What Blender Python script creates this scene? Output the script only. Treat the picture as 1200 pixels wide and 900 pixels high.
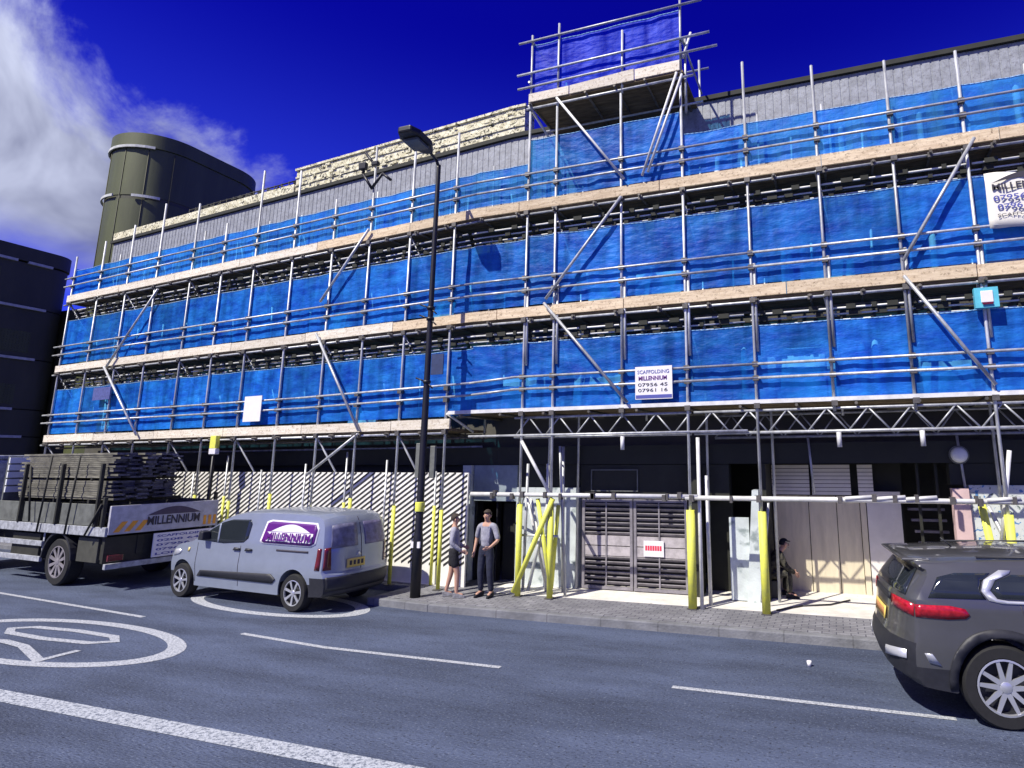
import bpy, bmesh, math, random
from mathutils import Vector, Matrix, noise
R = math.radians
rnd = random.Random(7)
U = 1.17                      # whole scene and camera height scaled from fit units about the camera foot
for o in list(bpy.data.objects): bpy.data.objects.remove(o)
S = bpy.context.scene
COL = S.collection

# ------------------------------------------------------------------ camera
CAM_H = 2.35
YAW, PITCH, ROLL = 0.3205, 0.18243, -0.0064
cam_d = bpy.data.cameras.new('camera'); cam = bpy.data.objects.new('camera', cam_d); COL.objects.link(cam)
cp, sp, cy, sn = math.cos(PITCH), math.sin(PITCH), math.cos(YAW), math.sin(YAW)
fwd = Vector((-sn*cp, cy*cp, sp)); rgt = Vector((cy, sn, 0)); upv = rgt.cross(fwd)
cr, sr = math.cos(ROLL), math.sin(ROLL)
# image axes turned by the roll
ex = rgt*cr + upv*sr; ey = -rgt*sr + upv*cr
M = Matrix((ex, ey, -fwd)).transposed().to_4x4(); M.translation = Vector((0, 0, CAM_H*U))
cam.matrix_world = M
cam_d.sensor_width = 36; cam_d.sensor_fit = 'HORIZONTAL'
cam_d.lens = 707.3/1200*36
cam_d.shift_x = -137.7/1200; cam_d.shift_y = -41.1/1200
cam_d.clip_start = 0.1; cam_d.clip_end = 3000
S.camera = cam

# ------------------------------------------------------------------ light
SD = Vector((0.60, 1.0, -1.38)).normalized()      # the way sunlight travels
ELEV = math.asin(-SD.z)
sun_d = bpy.data.lights.new('sun', 'SUN'); sun_d.energy = 5.0; sun_d.angle = R(0.5); sun_d.color = (1.0, 0.95, 0.84)
sun = bpy.data.objects.new('sun', sun_d); COL.objects.link(sun)
sun.rotation_euler = SD.to_track_quat('-Z', 'Y').to_euler(); sun.location = (-20, -30, 40)

W = bpy.data.worlds.new('World'); S.world = W; W.use_nodes = True
nt = W.node_tree; nt.nodes.clear(); N = nt.nodes.new; Lk = nt.links.new
def wmath(op, a=None, b=None, c=None):
    n = N('ShaderNodeMath'); n.operation = op
    for i, v in enumerate((a, b, c)):
        if v is None: continue
        if isinstance(v, (int, float)): n.inputs[i].default_value = v
        else: Lk(v, n.inputs[i])
    return n.outputs[0]
def wmap(v, a, b, c=0.0, d=1.0, smooth=True):
    n = N('ShaderNodeMapRange'); n.interpolation_type = 'SMOOTHSTEP' if smooth else 'LINEAR'
    Lk(v, n.inputs[0])
    for i, k in enumerate((a, b, c, d)): n.inputs[i+1].default_value = k
    return n.outputs[0]
sky = N('ShaderNodeTexSky'); sky.sky_type = 'NISHITA'; sky.sun_disc = False
sky.sun_elevation = ELEV; sky.sun_rotation = math.atan2(-SD.x, -SD.y)
sky.air_density = 0.8; sky.dust_density = 0.3; sky.ozone_density = 3.5
tint = N('ShaderNodeMixRGB'); tint.blend_type = 'MULTIPLY'; tint.inputs[0].default_value = 1
tint.inputs[2].default_value = (0.03, 0.02, 1.35, 1); Lk(sky.outputs[0], tint.inputs[1])
tc = N('ShaderNodeTexCoord'); G = tc.outputs['Generated']
def wdot(v):
    n = N('ShaderNodeVectorMath'); n.operation = 'DOT_PRODUCT'; Lk(G, n.inputs[0]); n.inputs[1].default_value = v; return n.outputs['Value']
def wnoise(sc, det, dist=0.0, rough=0.55, vec=None):
    n = N('ShaderNodeTexNoise'); n.inputs['Scale'].default_value = sc; n.inputs['Detail'].default_value = det
    n.inputs['Roughness'].default_value = rough; n.inputs['Distortion'].default_value = dist
    Lk(vec or G, n.inputs['Vector']); return n.outputs['Fac']
n1 = wnoise(3.2, 8, 0.6, 0.62); n2 = wnoise(11, 6, 0.3, 0.6)
e1 = wmath('ADD', wdot((-0.619, -0.212, -0.756)), wmath('MULTIPLY', wmath('SUBTRACT', n1, 0.5), 0.34))  # both cloud edges are planes through rays taken at image pixels
e1 = wmath('ADD', e1, wmath('MULTIPLY', wmath('SUBTRACT', n2, 0.5), 0.12))
m1 = wmap(e1, 0.0, 0.10)
e2 = wmath('ADD', wdot((0.360, 0.126, 0.925)), wmath('MULTIPLY', wmath('SUBTRACT', n1, 0.5), 0.16))
m2 = wmap(e2, -0.065, 0.03)
front = wmath('MULTIPLY', m1, m2)
# unseen cloud bank added behind the camera to give white fill light
back = wmath('MULTIPLY', wmap(wdot((0, -1, 0)), 0.15, 0.5), wmap(n1, 0.40, 0.58))
back = wmath('MULTIPLY', back, 0.42)
dens = wmath('MAXIMUM', front, back)
band = wnoise(4.5, 5, 0.9, 0.5)
crm = N('ShaderNodeValToRGB'); Lk(band, crm.inputs[0])
crm.color_ramp.elements[0].position = 0.36; crm.color_ramp.elements[0].color = (1.1, 1.25, 2.6, 1)
crm.color_ramp.elements[1].position = 0.66; crm.color_ramp.elements[1].color = (8.6, 9.2, 11.8, 1)
low = N('ShaderNodeMixRGB'); Lk(wmap(wdot((0, 0, 1)), 0.62, 0.12, 0.0, 0.85), low.inputs[0]); Lk(tint.outputs[0], low.inputs[1]); low.inputs[2].default_value = (0.45, 0.9, 10.0, 1)
mix = N('ShaderNodeMixRGB'); Lk(dens, mix.inputs[0]); Lk(low.outputs[0], mix.inputs[1]); Lk(crm.outputs[0], mix.inputs[2])
bg = N('ShaderNodeBackground'); bg.inputs['Strength'].default_value = 0.075
Lk(mix.outputs[0], bg.inputs['Color']); wo = N('ShaderNodeOutputWorld'); Lk(bg.outputs[0], wo.inputs['Surface'])
S.view_settings.view_transform = 'Standard'; S.view_settings.look = 'None'
S.view_settings.exposure = 0.35; S.view_settings.gamma = 1.0; S.view_settings.use_curve_mapping = False
S.render.engine = 'CYCLES'
S.cycles.max_bounces = 8; S.cycles.transparent_max_bounces = 12

# ------------------------------------------------------------------ materials
def mat(name, col, rough=0.7, metal=0.0, var=0.0, vscale=6.0, col2=None, bump=0.0, bscale=30.0, rand=0.0, spec=0.5, coat=0.0, stretch=(1,1,1), contrast=(0.35,0.65), det=6):
    m = bpy.data.materials.new(name); m.use_nodes = True; t = m.node_tree
    p = t.nodes['Principled BSDF']; p.inputs['Roughness'].default_value = rough; p.inputs['Metallic'].default_value = metal
    p.inputs['Specular IOR Level'].default_value = spec; p.inputs['Coat Weight'].default_value = coat; p.inputs['Coat Roughness'].default_value = 0.05
    tcn = t.nodes.new('ShaderNodeTexCoord'); mp = t.nodes.new('ShaderNodeMapping'); mp.inputs['Scale'].default_value = stretch
    t.links.new(tcn.outputs['Object'], mp.inputs[0])
    out = None
    if col2 is None: col2 = tuple(c*(1-var) for c in col)
    nz = t.nodes.new('ShaderNodeTexNoise'); nz.inputs['Scale'].default_value = vscale; nz.inputs['Detail'].default_value = det
    nz.inputs['Roughness'].default_value = 0.65
    t.links.new(mp.outputs[0], nz.inputs['Vector'])
    mr = t.nodes.new('ShaderNodeMapRange'); mr.inputs[1].default_value = contrast[0]; mr.inputs[2].default_value = contrast[1]
    t.links.new(nz.outputs['Fac'], mr.inputs[0])
    mx = t.nodes.new('ShaderNodeMixRGB'); t.links.new(mr.outputs[0], mx.inputs[0])
    mx.inputs[1].default_value = (*col2, 1); mx.inputs[2].default_value = (*col, 1); out = mx.outputs[0]
    if rand:
        oi = t.nodes.new('ShaderNodeObjectInfo'); h = t.nodes.new('ShaderNodeHueSaturation')
        r2 = t.nodes.new('ShaderNodeMapRange'); r2.inputs[3].default_value = 1-rand; r2.inputs[4].default_value = 1+rand*0.6
        t.links.new(oi.outputs['Random'], r2.inputs[0]); t.links.new(r2.outputs[0], h.inputs['Value']); t.links.new(out, h.inputs['Color']); out = h.outputs[0]
    t.links.new(out, p.inputs['Base Color'])
    if bump:
        n2 = t.nodes.new('ShaderNodeTexNoise'); n2.inputs['Scale'].default_value = bscale; n2.inputs['Detail'].default_value = 4
        t.links.new(mp.outputs[0], n2.inputs['Vector'])
        b = t.nodes.new('ShaderNodeBump'); b.inputs['Strength'].default_value = bump; b.inputs['Distance'].default_value = 0.02
        t.links.new(n2.outputs['Fac'], b.inputs['Height']); t.links.new(b.outputs[0], p.inputs['Normal'])
    return m
def tree_of(m): return m.node_tree, m.node_tree.nodes, m.node_tree.links, m.node_tree.nodes['Principled BSDF']
def base_src(m):
    t, n, l, p = tree_of(m); return p.inputs['Base Color'].links[0].from_socket
def mul_base(m, fac_socket, col, blend='MIX'):
    t, n, l, p = tree_of(m); src = base_src(m)
    x = n.new('ShaderNodeMixRGB'); x.blend_type = blend; l.new(fac_socket, x.inputs[0]); l.new(src, x.inputs[1]); x.inputs[2].default_value = (*col, 1)
    l.new(x.outputs[0], p.inputs['Base Color'])
def tex(m, kind, **kw):
    t, n, l, p = tree_of(m); x = n.new(kind)
    vec = kw.pop('vec', None)
    for k, v in kw.items():
        if k in x.inputs: x.inputs[k].default_value = v
        else: setattr(x, k, v)
    if vec is None:
        tcn = n.new('ShaderNodeTexCoord'); vec = tcn.outputs['Object']
    l.new(vec, x.inputs['Vector']); return x
def ramp(m, src, a, b):
    t, n, l, p = tree_of(m); r = n.new('ShaderNodeMapRange'); r.inputs[1].default_value = a; r.inputs[2].default_value = b; l.new(src, r.inputs[0]); return r.outputs[0]

asphalt = mat('asphalt', (0.090, 0.114, 0.185), 0.82, var=0.5, vscale=1.1, stretch=(0.28, 1.0, 1.0), bump=0.9, bscale=55, contrast=(0.36, 0.64), spec=0.3)
x = tex(asphalt, 'ShaderNodeTexNoise', Scale=34.0, Detail=3.0, Roughness=0.7); mul_base(asphalt, ramp(asphalt, x.outputs['Fac'], 0.56, 0.72), (0.17, 0.20, 0.26))
x = tex(asphalt, 'ShaderNodeTexNoise', Scale=26.0, Detail=3.0, Roughness=0.7); mul_base(asphalt, ramp(asphalt, x.outputs['Fac'], 0.57, 0.68), (0.022, 0.026, 0.040))
x = tex(asphalt, 'ShaderNodeTexNoise', Scale=9.0, Detail=5.0, Roughness=0.8); mul_base(asphalt, ramp(asphalt, x.outputs['Fac'], 0.58, 0.72), (0.035, 0.042, 0.062))
paint = mat('road_paint', (0.50, 0.53, 0.57), 0.7, var=0.12, vscale=9, bump=0.5, bscale=60)
x = tex(paint, 'ShaderNodeTexNoise', Scale=22.0, Detail=6.0, Roughness=0.75); mul_base(paint, ramp(paint, x.outputs['Fac'], 0.47, 0.60), (0.11, 0.13, 0.17))
paint_fresh = mat('road_paint_fresh', (0.52, 0.54, 0.57), 0.65, var=0.1, vscale=9, bump=0.4, bscale=60)
x = tex(paint_fresh, 'ShaderNodeTexNoise', Scale=30.0, Detail=5.0, Roughness=0.75); mul_base(paint_fresh, ramp(paint_fresh, x.outputs['Fac'], 0.46, 0.62), (0.14, 0.16, 0.2))
paving = mat('paving', (0.30, 0.30, 0.32), 0.85, var=0.4, vscale=1.4, bump=0.6, bscale=40)
x = tex(paving, 'ShaderNodeTexBrick', Scale=1.0); x.inputs['Brick Width'].default_value = 0.21; x.inputs['Row Height'].default_value = 0.105; x.inputs['Mortar Size'].default_value = 0.008
x.inputs['Color1'].default_value = (0,0,0,1); x.inputs['Color2'].default_value = (0.35,0.35,0.35,1); x.inputs['Mortar'].default_value = (1,1,1,1)
mul_base(paving, x.outputs['Color'], (0.07, 0.07, 0.09))
concrete = mat('concrete', (0.80, 0.77, 0.70), 0.85, var=0.25, vscale=2.2, bump=0.3, bscale=25)
x = tex(concrete, 'ShaderNodeTexNoise', Scale=14.0, Detail=6.0, Roughness=0.7); mul_base(concrete, ramp(concrete, x.outputs['Fac'], 0.60, 0.72), (0.3, 0.28, 0.26))
kerbm = mat('kerb_stone', (0.21, 0.215, 0.23), 0.85, var=0.35, vscale=3, bump=0.5, bscale=30)
x = tex(kerbm, 'ShaderNodeTexBrick', Scale=1.0); x.inputs['Brick Width'].default_value = 1.0; x.inputs['Row Height'].default_value = 9.0; x.inputs['Mortar Size'].default_value = 0.012; x.offset = 0
x.inputs['Color1'].default_value = (0,0,0,1); x.inputs['Color2'].default_value = (0,0,0,1); x.inputs['Mortar'].default_value = (0.5,0.5,0.5,1); mul_base(kerbm, x.outputs['Color'], (0.07,0.07,0.07))
earth = mat('far_ground', (0.10, 0.10, 0.12), 0.9, var=0.3, vscale=0.3)

steel = mat('galvanised_tube', (0.66, 0.68, 0.70), 0.45, metal=0.35, var=0.45, vscale=7, bump=0.15, bscale=40, rand=0.25, stretch=(1,1,0.4))
steel_white = mat('pale_tube', (0.80, 0.80, 0.78), 0.5, metal=0.1, var=0.25, vscale=6, rand=0.1)
dark_steel = mat('dull_tube', (0.20, 0.18, 0.15), 0.6, metal=0.3, var=0.6, vscale=9, rand=0.3)
coupler = mat('coupler_steel', (0.16, 0.15, 0.14), 0.6, metal=0.5, var=0.4, vscale=20)
yellow = mat('yellow_sleeve', (0.88, 0.88, 0.10), 0.6, vscale=9, col2=(0.70,0.72,0.14))
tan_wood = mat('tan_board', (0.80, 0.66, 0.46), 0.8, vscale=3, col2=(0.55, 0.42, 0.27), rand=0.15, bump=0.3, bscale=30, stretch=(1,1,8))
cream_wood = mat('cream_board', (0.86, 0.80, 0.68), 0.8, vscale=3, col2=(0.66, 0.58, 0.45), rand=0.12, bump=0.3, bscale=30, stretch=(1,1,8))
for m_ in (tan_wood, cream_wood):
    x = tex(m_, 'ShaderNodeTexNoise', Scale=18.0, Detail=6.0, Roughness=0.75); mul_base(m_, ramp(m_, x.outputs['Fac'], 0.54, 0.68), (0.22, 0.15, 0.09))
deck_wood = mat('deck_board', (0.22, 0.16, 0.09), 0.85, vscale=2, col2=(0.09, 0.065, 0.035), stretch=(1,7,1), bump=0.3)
stack_wood = mat('weathered_board', (0.24, 0.23, 0.18), 0.85, vscale=3, col2=(0.09, 0.085, 0.07), stretch=(1,6,6), rand=0.3, bump=0.4)
stack_end = mat('board_end', (0.16, 0.16, 0.22), 0.8, vscale=12, col2=(0.05, 0.05, 0.07), rand=0.4)

def net_material(name, col, alpha_t, seedscale):
    m = bpy.data.materials.new(name); m.use_nodes = True; t = m.node_tree; n = t.nodes; l = t.links; n.clear()
    out = n.new('ShaderNodeOutputMaterial'); tr = n.new('ShaderNodeBsdfTransparent'); tr.inputs[0].default_value = (0.16, 0.62, 1.0, 1)
    d = n.new('ShaderNodeBsdfDiffuse'); tl = n.new('ShaderNodeBsdfTranslucent'); g = n.new('ShaderNodeBsdfGlossy'); g.inputs['Roughness'].default_value = 0.5
    tcn = n.new('ShaderNodeTexCoord'); mp = n.new('ShaderNodeMapping'); mp.inputs['Scale'].default_value = (1.0, 1.0, 2.2); l.new(tcn.outputs['Object'], mp.inputs[0])
    mpv = n.new('ShaderNodeMapping'); mpv.inputs['Scale'].default_value = (3.2, 3.2, 0.55); l.new(tcn.outputs['Object'], mpv.inputs[0])
    nz = n.new('ShaderNodeTexNoise'); nz.inputs['Scale'].default_value = seedscale; nz.inputs['Detail'].default_value = 7; nz.inputs['Roughness'].default_value = 0.65; l.new(mp.outputs[0], nz.inputs['Vector'])
    cr_ = n.new('ShaderNodeValToRGB'); l.new(nz.outputs['Fac'], cr_.inputs[0])
    e = cr_.color_ramp.elements; e[0].position = 0.22; e[0].color = (col[0]*0.3, col[1]*0.32, col[2]*0.62, 1); e[1].position = 0.74; e[1].color = (col[0]*4.0+0.02, col[1]*2.9, min(1, col[2]*1.2), 1)
    oi = n.new('ShaderNodeObjectInfo'); h = n.new('ShaderNodeHueSaturation'); r2 = n.new('ShaderNodeMapRange'); r2.inputs[3].default_value = 0.78; r2.inputs[4].default_value = 1.2
    l.new(oi.outputs['Random'], r2.inputs[0]); l.new(r2.outputs[0], h.inputs['Value']); l.new(cr_.outputs[0], h.inputs['Color'])
    l.new(h.outputs[0], d.inputs[0]); l.new(h.outputs[0], tl.inputs[0])
    m1_ = n.new('ShaderNodeMixShader'); m1_.inputs[0].default_value = 0.3; l.new(d.outputs[0], m1_.inputs[1]); l.new(tl.outputs[0], m1_.inputs[2])
    m3 = n.new('ShaderNodeMixShader'); m3.inputs[0].default_value = 0.02; l.new(m1_.outputs[0], m3.inputs[1]); l.new(g.outputs[0], m3.inputs[2])
    n2_ = n.new('ShaderNodeTexNoise'); n2_.inputs['Scale'].default_value = 1.3; n2_.inputs['Detail'].default_value = 6; l.new(mpv.outputs[0], n2_.inputs['Vector'])
    r3 = n.new('ShaderNodeMapRange'); r3.inputs[1].default_value = 0.4; r3.inputs[2].default_value = 0.7; r3.inputs[3].default_value = alpha_t*0.5; r3.inputs[4].default_value = alpha_t*1.6; l.new(n2_.outputs['Fac'], r3.inputs[0])
    m2_ = n.new('ShaderNodeMixShader'); l.new(r3.outputs[0], m2_.inputs[0]); l.new(m3.outputs[0], m2_.inputs[1]); l.new(tr.outputs[0], m2_.inputs[2])
    nb = n.new('ShaderNodeTexNoise'); nb.inputs['Scale'].default_value = 3.5; nb.inputs['Detail'].default_value = 5; l.new(mp.outputs[0], nb.inputs['Vector'])
    b = n.new('ShaderNodeBump'); b.inputs['Strength'].default_value = 0.5; b.inputs['Distance'].default_value = 0.08; l.new(nb.outputs['Fac'], b.inputs['Height'])
    l.new(b.outputs[0], d.inputs['Normal']); l.new(b.outputs[0], g.inputs['Normal'])
    l.new(m2_.outputs[0], out.inputs[0]); return m
net_blue = net_material('blue_debris_net', (0.003, 0.115, 0.88), 0.36, 1.6)
net_thin = net_material('thin_blue_net', (0.001, 0.035, 1.0), 0.50, 1.6)
net_hem = mat('net_hem', (0.25, 0.50, 0.85), 0.7, var=0.2)

olive = mat('olive_cladding', (0.095, 0.108, 0.040), 0.55, var=0.3, vscale=1.5, bump=0.15, bscale=8, stretch=(1,1,0.15))
olive_dark = mat('olive_block', (0.080, 0.082, 0.045), 0.6, var=0.35, vscale=0.6, stretch=(1,1,0.3))
light_band = mat('light_band', (0.62, 0.64, 0.60), 0.6, var=0.3, vscale=4)
cladding = mat('grey_profiled_cladding', (0.36, 0.38, 0.41), 0.6, var=0.35, vscale=5, bump=0.2, bscale=40)
x = tex(cladding, 'ShaderNodeTexNoise', Scale=14.0, Detail=8.0, Roughness=0.85); mul_base(cladding, ramp(cladding, x.outputs['Fac'], 0.50, 0.62), (0.17, 0.17, 0.19))
stone = mat('cream_stone', (0.92, 0.88, 0.66), 0.8, vscale=6, col2=(0.50, 0.46, 0.28), bump=0.6, bscale=16)
tcx = tex(stone, 'ShaderNodeTexNoise', Scale=9.0, Detail=5.0, Roughness=0.7, Distortion=1.5); mul_base(stone, ramp(stone, tcx.outputs['Fac'], 0.54, 0.58), (0.035, 0.035, 0.02))
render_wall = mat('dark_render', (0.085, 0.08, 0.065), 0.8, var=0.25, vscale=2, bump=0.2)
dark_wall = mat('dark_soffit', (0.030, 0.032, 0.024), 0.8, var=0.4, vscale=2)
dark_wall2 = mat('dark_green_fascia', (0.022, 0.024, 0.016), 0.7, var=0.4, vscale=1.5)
lintelm = mat('grey_blue_fascia', (0.30, 0.36, 0.40), 0.7, var=0.3, vscale=3)
pale_wall = mat('pale_blue_wall', (0.62, 0.68, 0.68), 0.75, var=0.25, vscale=2.5, bump=0.2)
x = tex(pale_wall, 'ShaderNodeTexNoise', Scale=3.0, Detail=6.0); mul_base(pale_wall, ramp(pale_wall, x.outputs['Fac'], 0.58, 0.66), (0.25, 0.3, 0.3))
graff = mat('painted_wall', (0.66, 0.70, 0.66), 0.75, var=0.2, vscale=2.5)
x = tex(graff, 'ShaderNodeTexNoise', Scale=5.0, Detail=2.0, Distortion=2.0); mul_base(graff, ramp(graff, x.outputs['Fac'], 0.60, 0.63), (0.08, 0.22, 0.45))
x = tex(graff, 'ShaderNodeTexNoise', Scale=7.0, Detail=3.0, Distortion=3.0); mul_base(graff, ramp(graff, x.outputs['Fac'], 0.62, 0.66), (0.10, 0.14, 0.12))
pinkm = mat('pink_post', (0.66, 0.48, 0.46), 0.7, var=0.15, vscale=4)
white_board = mat('white_hoarding', (0.90, 0.88, 0.82), 0.7, var=0.15, vscale=3, bump=0.1)
dark_stripe = mat('hoarding_stripe', (0.03, 0.03, 0.03), 0.8, var=0.3)
beige_door = mat('beige_door', (0.74, 0.66, 0.48), 0.7, var=0.2, vscale=2.5, stretch=(3,1,0.5))
beige_light = mat('beige_panel', (0.78, 0.74, 0.68), 0.7, var=0.12, vscale=3)
gate_grey = mat('grey_gate', (0.30, 0.28, 0.30), 0.55, metal=0.2, var=0.35, vscale=6)
glassm = mat('dark_glass', (0.02, 0.025, 0.03), 0.05, var=0.1, spec=0.8)
blind = mat('window_blind', (0.80, 0.88, 0.88), 0.7, var=0.15)
frame_white = mat('white_frame', (0.80, 0.82, 0.82), 0.5, var=0.1)
black_paint = mat('black_paint', (0.012, 0.012, 0.016), 0.45, var=0.3, vscale=10)
lantern_glass = mat('lantern_glass', (0.10, 0.11, 0.12), 0.2)
silver = mat('silver_paint', (0.33, 0.37, 0.45), 0.35, metal=0.4, var=0.08, vscale=4, coat=0.6)
suvgrey = mat('grey_paint', (0.115, 0.115, 0.118), 0.3, metal=0.5, var=0.1, vscale=3, coat=0.9)
purple = mat('purple_vinyl', (0.115, 0.012, 0.20), 0.4, var=0.1)
white_v = mat('white_vinyl', (0.80, 0.78, 0.84), 0.5, var=0.08)
plastic = mat('black_plastic', (0.022, 0.023, 0.03), 0.55, var=0.3, vscale=12)
rubber = mat('tyre_rubber', (0.014, 0.014, 0.015), 0.8, var=0.3, vscale=20)
rimm = mat('alloy_rim', (0.72, 0.73, 0.75), 0.3, metal=0.7, var=0.1)
tail_red = mat('tail_lamp_red', (0.50, 0.012, 0.025), 0.2, var=0.5, vscale=22, coat=0.6)
tail_dark = mat('tail_lamp_dark', (0.16, 0.012, 0.02), 0.2, var=0.3, vscale=15, coat=0.5)
chrome = mat('chrome_trim', (0.66, 0.67, 0.70), 0.35, metal=0.5)
plate_y = mat('number_plate', (0.80, 0.60, 0.14), 0.5, var=0.15, vscale=14)
ink = mat('dark_ink', (0.04, 0.035, 0.05), 0.7)
ink_blue = mat('blue_ink', (0.08, 0.09, 0.35), 0.7)
red_ink = mat('red_ink', (0.75, 0.05, 0.10), 0.6, var=0.2, vscale=20)
banner_m = mat('banner_sheet', (0.84, 0.81, 0.72), 0.7, var=0.1, vscale=4)
sign_white = mat('sign_white', (0.82, 0.80, 0.82), 0.6, var=0.08)
turq = mat('turquoise_box', (0.12, 0.55, 0.68), 0.5, var=0.15, vscale=8)
orange = mat('orange_chevron', (0.80, 0.36, 0.04), 0.6, var=0.15, vscale=12)
truck_side = mat('truck_side_panel', (0.20, 0.21, 0.19), 0.6, metal=0.3, var=0.4, vscale=5)
truck_white = mat('truck_white', (0.46, 0.48, 0.52), 0.55, var=0.5, vscale=9)
chassis = mat('truck_chassis', (0.030, 0.030, 0.022), 0.7, var=0.4, vscale=5)
skin = mat('skin', (0.52, 0.30, 0.21), 0.6, var=0.1, vscale=20)
hairm = mat('hair', (0.05, 0.035, 0.025), 0.8, var=0.3, vscale=40)
cloth_white = mat('pale_shirt', (0.36, 0.36, 0.42), 0.85, var=0.3, vscale=14, bump=0.4)
cloth_navy = mat('navy_cloth', (0.022, 0.026, 0.055), 0.9, var=0.4, vscale=14, bump=0.4)
cloth_black = mat('black_cloth', (0.014, 0.014, 0.02), 0.9, var=0.4, vscale=14, bump=0.4)
cloth_camo = mat('mottled_cloth', (0.06, 0.055, 0.04), 0.9, col2=(0.012, 0.012, 0.012), vscale=16, bump=0.4, contrast=(0.45, 0.55))
trainer = mat('trainer', (0.30, 0.30, 0.32), 0.8, var=0.5, vscale=20)

# ------------------------------------------------------------------ mesh helper
def setp(o, label=None, cat=None, group=None, kind=None):
    if label: o['label'] = label
    if cat: o['category'] = cat
    if group: o['group'] = group
    if kind: o['kind'] = kind
    return o
def root(name, loc, rz=0.0, label=None, cat=None, group=None):
    o = bpy.data.objects.new(name, None); COL.objects.link(o); o.empty_display_size = 0.2
    o.location = Vector(loc)*U; o.rotation_euler = (0, 0, rz); o['base'] = list(loc)
    return setp(o, label, cat, group)
class MB:
    def __init__(s): s.bm = bmesh.new()
    def face(s, pts, mi=0):
        vs = [s.bm.verts.new(Vector(p)) for p in pts]; f = s.bm.faces.new(vs); f.material_index = mi; return f
    def hexa(s, a, mi=0):    # a: 8 points, bottom loop then top loop
        v = [s.bm.verts.new(Vector(p)) for p in a]
        for q in ((3,2,1,0),(4,5,6,7),(0,1,5,4),(1,2,6,5),(2,3,7,6),(3,0,4,7)):
            f = s.bm.faces.new([v[i] for i in q]); f.material_index = mi
    def box(s, x0, x1, y0, y1, z0, z1, mi=0):
        s.hexa([(x0,y0,z0),(x1,y0,z0),(x1,y1,z0),(x0,y1,z0),(x0,y0,z1),(x1,y0,z1),(x1,y1,z1),(x0,y1,z1)], mi)
    def tube(s, p0, p1, r, seg=8, mi=0, r1=None):
        p0, p1 = Vector(p0), Vector(p1); d = p1-p0
        if d.length < 1e-6: return
        q = d.to_track_quat('Z', 'Y'); r1 = r if r1 is None else r1
        a = []; b = []
        for i in range(seg):
            t = 2*math.pi*i/seg; w = q @ Vector((math.cos(t), math.sin(t), 0))
            a.append(s.bm.verts.new(p0+w*r)); b.append(s.bm.verts.new(p1+w*r1))
        for i in range(seg):
            j = (i+1) % seg; f = s.bm.faces.new((a[i], a[j], b[j], b[i])); f.material_index = mi; f.smooth = True
        f = s.bm.faces.new(a[::-1]); f.material_index = mi; f = s.bm.faces.new(b); f.material_index = mi
    def lathe(s, prof, c=(0,0,0), axis='Z', seg=24, mi=0, smooth=True, caps=True):
        rings = []
        for (r, h) in prof:
            ring = []
            for i in range(seg):
                t = 2*math.pi*i/seg; u, v = r*math.cos(t), r*math.sin(t)
                p = {'Z': (u, v, h), 'Y': (u, h, v), 'X': (h, u, v)}[axis]
                ring.append(s.bm.verts.new(Vector(p)+Vector(c)))
            rings.append(ring)
        for a, b in zip(rings, rings[1:]):
            for i in range(seg):
                j = (i+1) % seg; f = s.bm.faces.new((a[i], a[j], b[j], b[i])); f.material_index = mi; f.smooth = smooth
        for ring in ((rings[0][::-1], rings[-1]) if caps else ()):
            f = s.bm.faces.new(ring); f.material_index = mi
    def prism(s, pts, d, mi=0):   # pts loop, d extrusion vector
        a = [s.bm.verts.new(Vector(p)) for p in pts]; b = [s.bm.verts.new(Vector(p)+Vector(d)) for p in pts]
        n = len(a)
        for i in range(n):
            j = (i+1) % n; f = s.bm.faces.new((a[i], a[j], b[j], b[i])); f.material_index = mi
        f = s.bm.faces.new(a[::-1]); f.material_index = mi; f = s.bm.faces.new(b); f.material_index = mi
    def build(s, name, mats, parent=None, world=False, smooth=None, bevel=0.0, recalc=True, at=None):
        if recalc: bmesh.ops.recalc_face_normals(s.bm, faces=s.bm.faces)
        off = Vector((0,0,0))
        if parent is not None and world: off = Vector(parent['base'])
        if parent is None:
            if at is not None: off = Vector(at)
            else:
                c = [v.co for v in s.bm.verts]
                off = Vector(((min(v.x for v in c)+max(v.x for v in c))/2, (min(v.y for v in c)+max(v.y for v in c))/2, min(v.z for v in c)))
        for v in s.bm.verts: v.co = (v.co-off)*U
        me = bpy.data.meshes.new(name); s.bm.to_mesh(me); s.bm.free()
        for m in (mats if isinstance(mats, (list, tuple)) else [mats]): me.materials.append(m)
        if smooth:
            for f in me.polygons: f.use_smooth = True
            me.set_sharp_from_angle(angle=R(smooth))
        o = bpy.data.objects.new(name, me); COL.objects.link(o)
        if parent is not None: o.parent = parent
        else: o.location = off*U
        if bevel:
            b = o.modifiers.new('bevel', 'BEVEL'); b.width = bevel*U; b.segments = 2; b.limit_method = 'ANGLE'; b.angle_limit = R(40)
        return o
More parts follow.
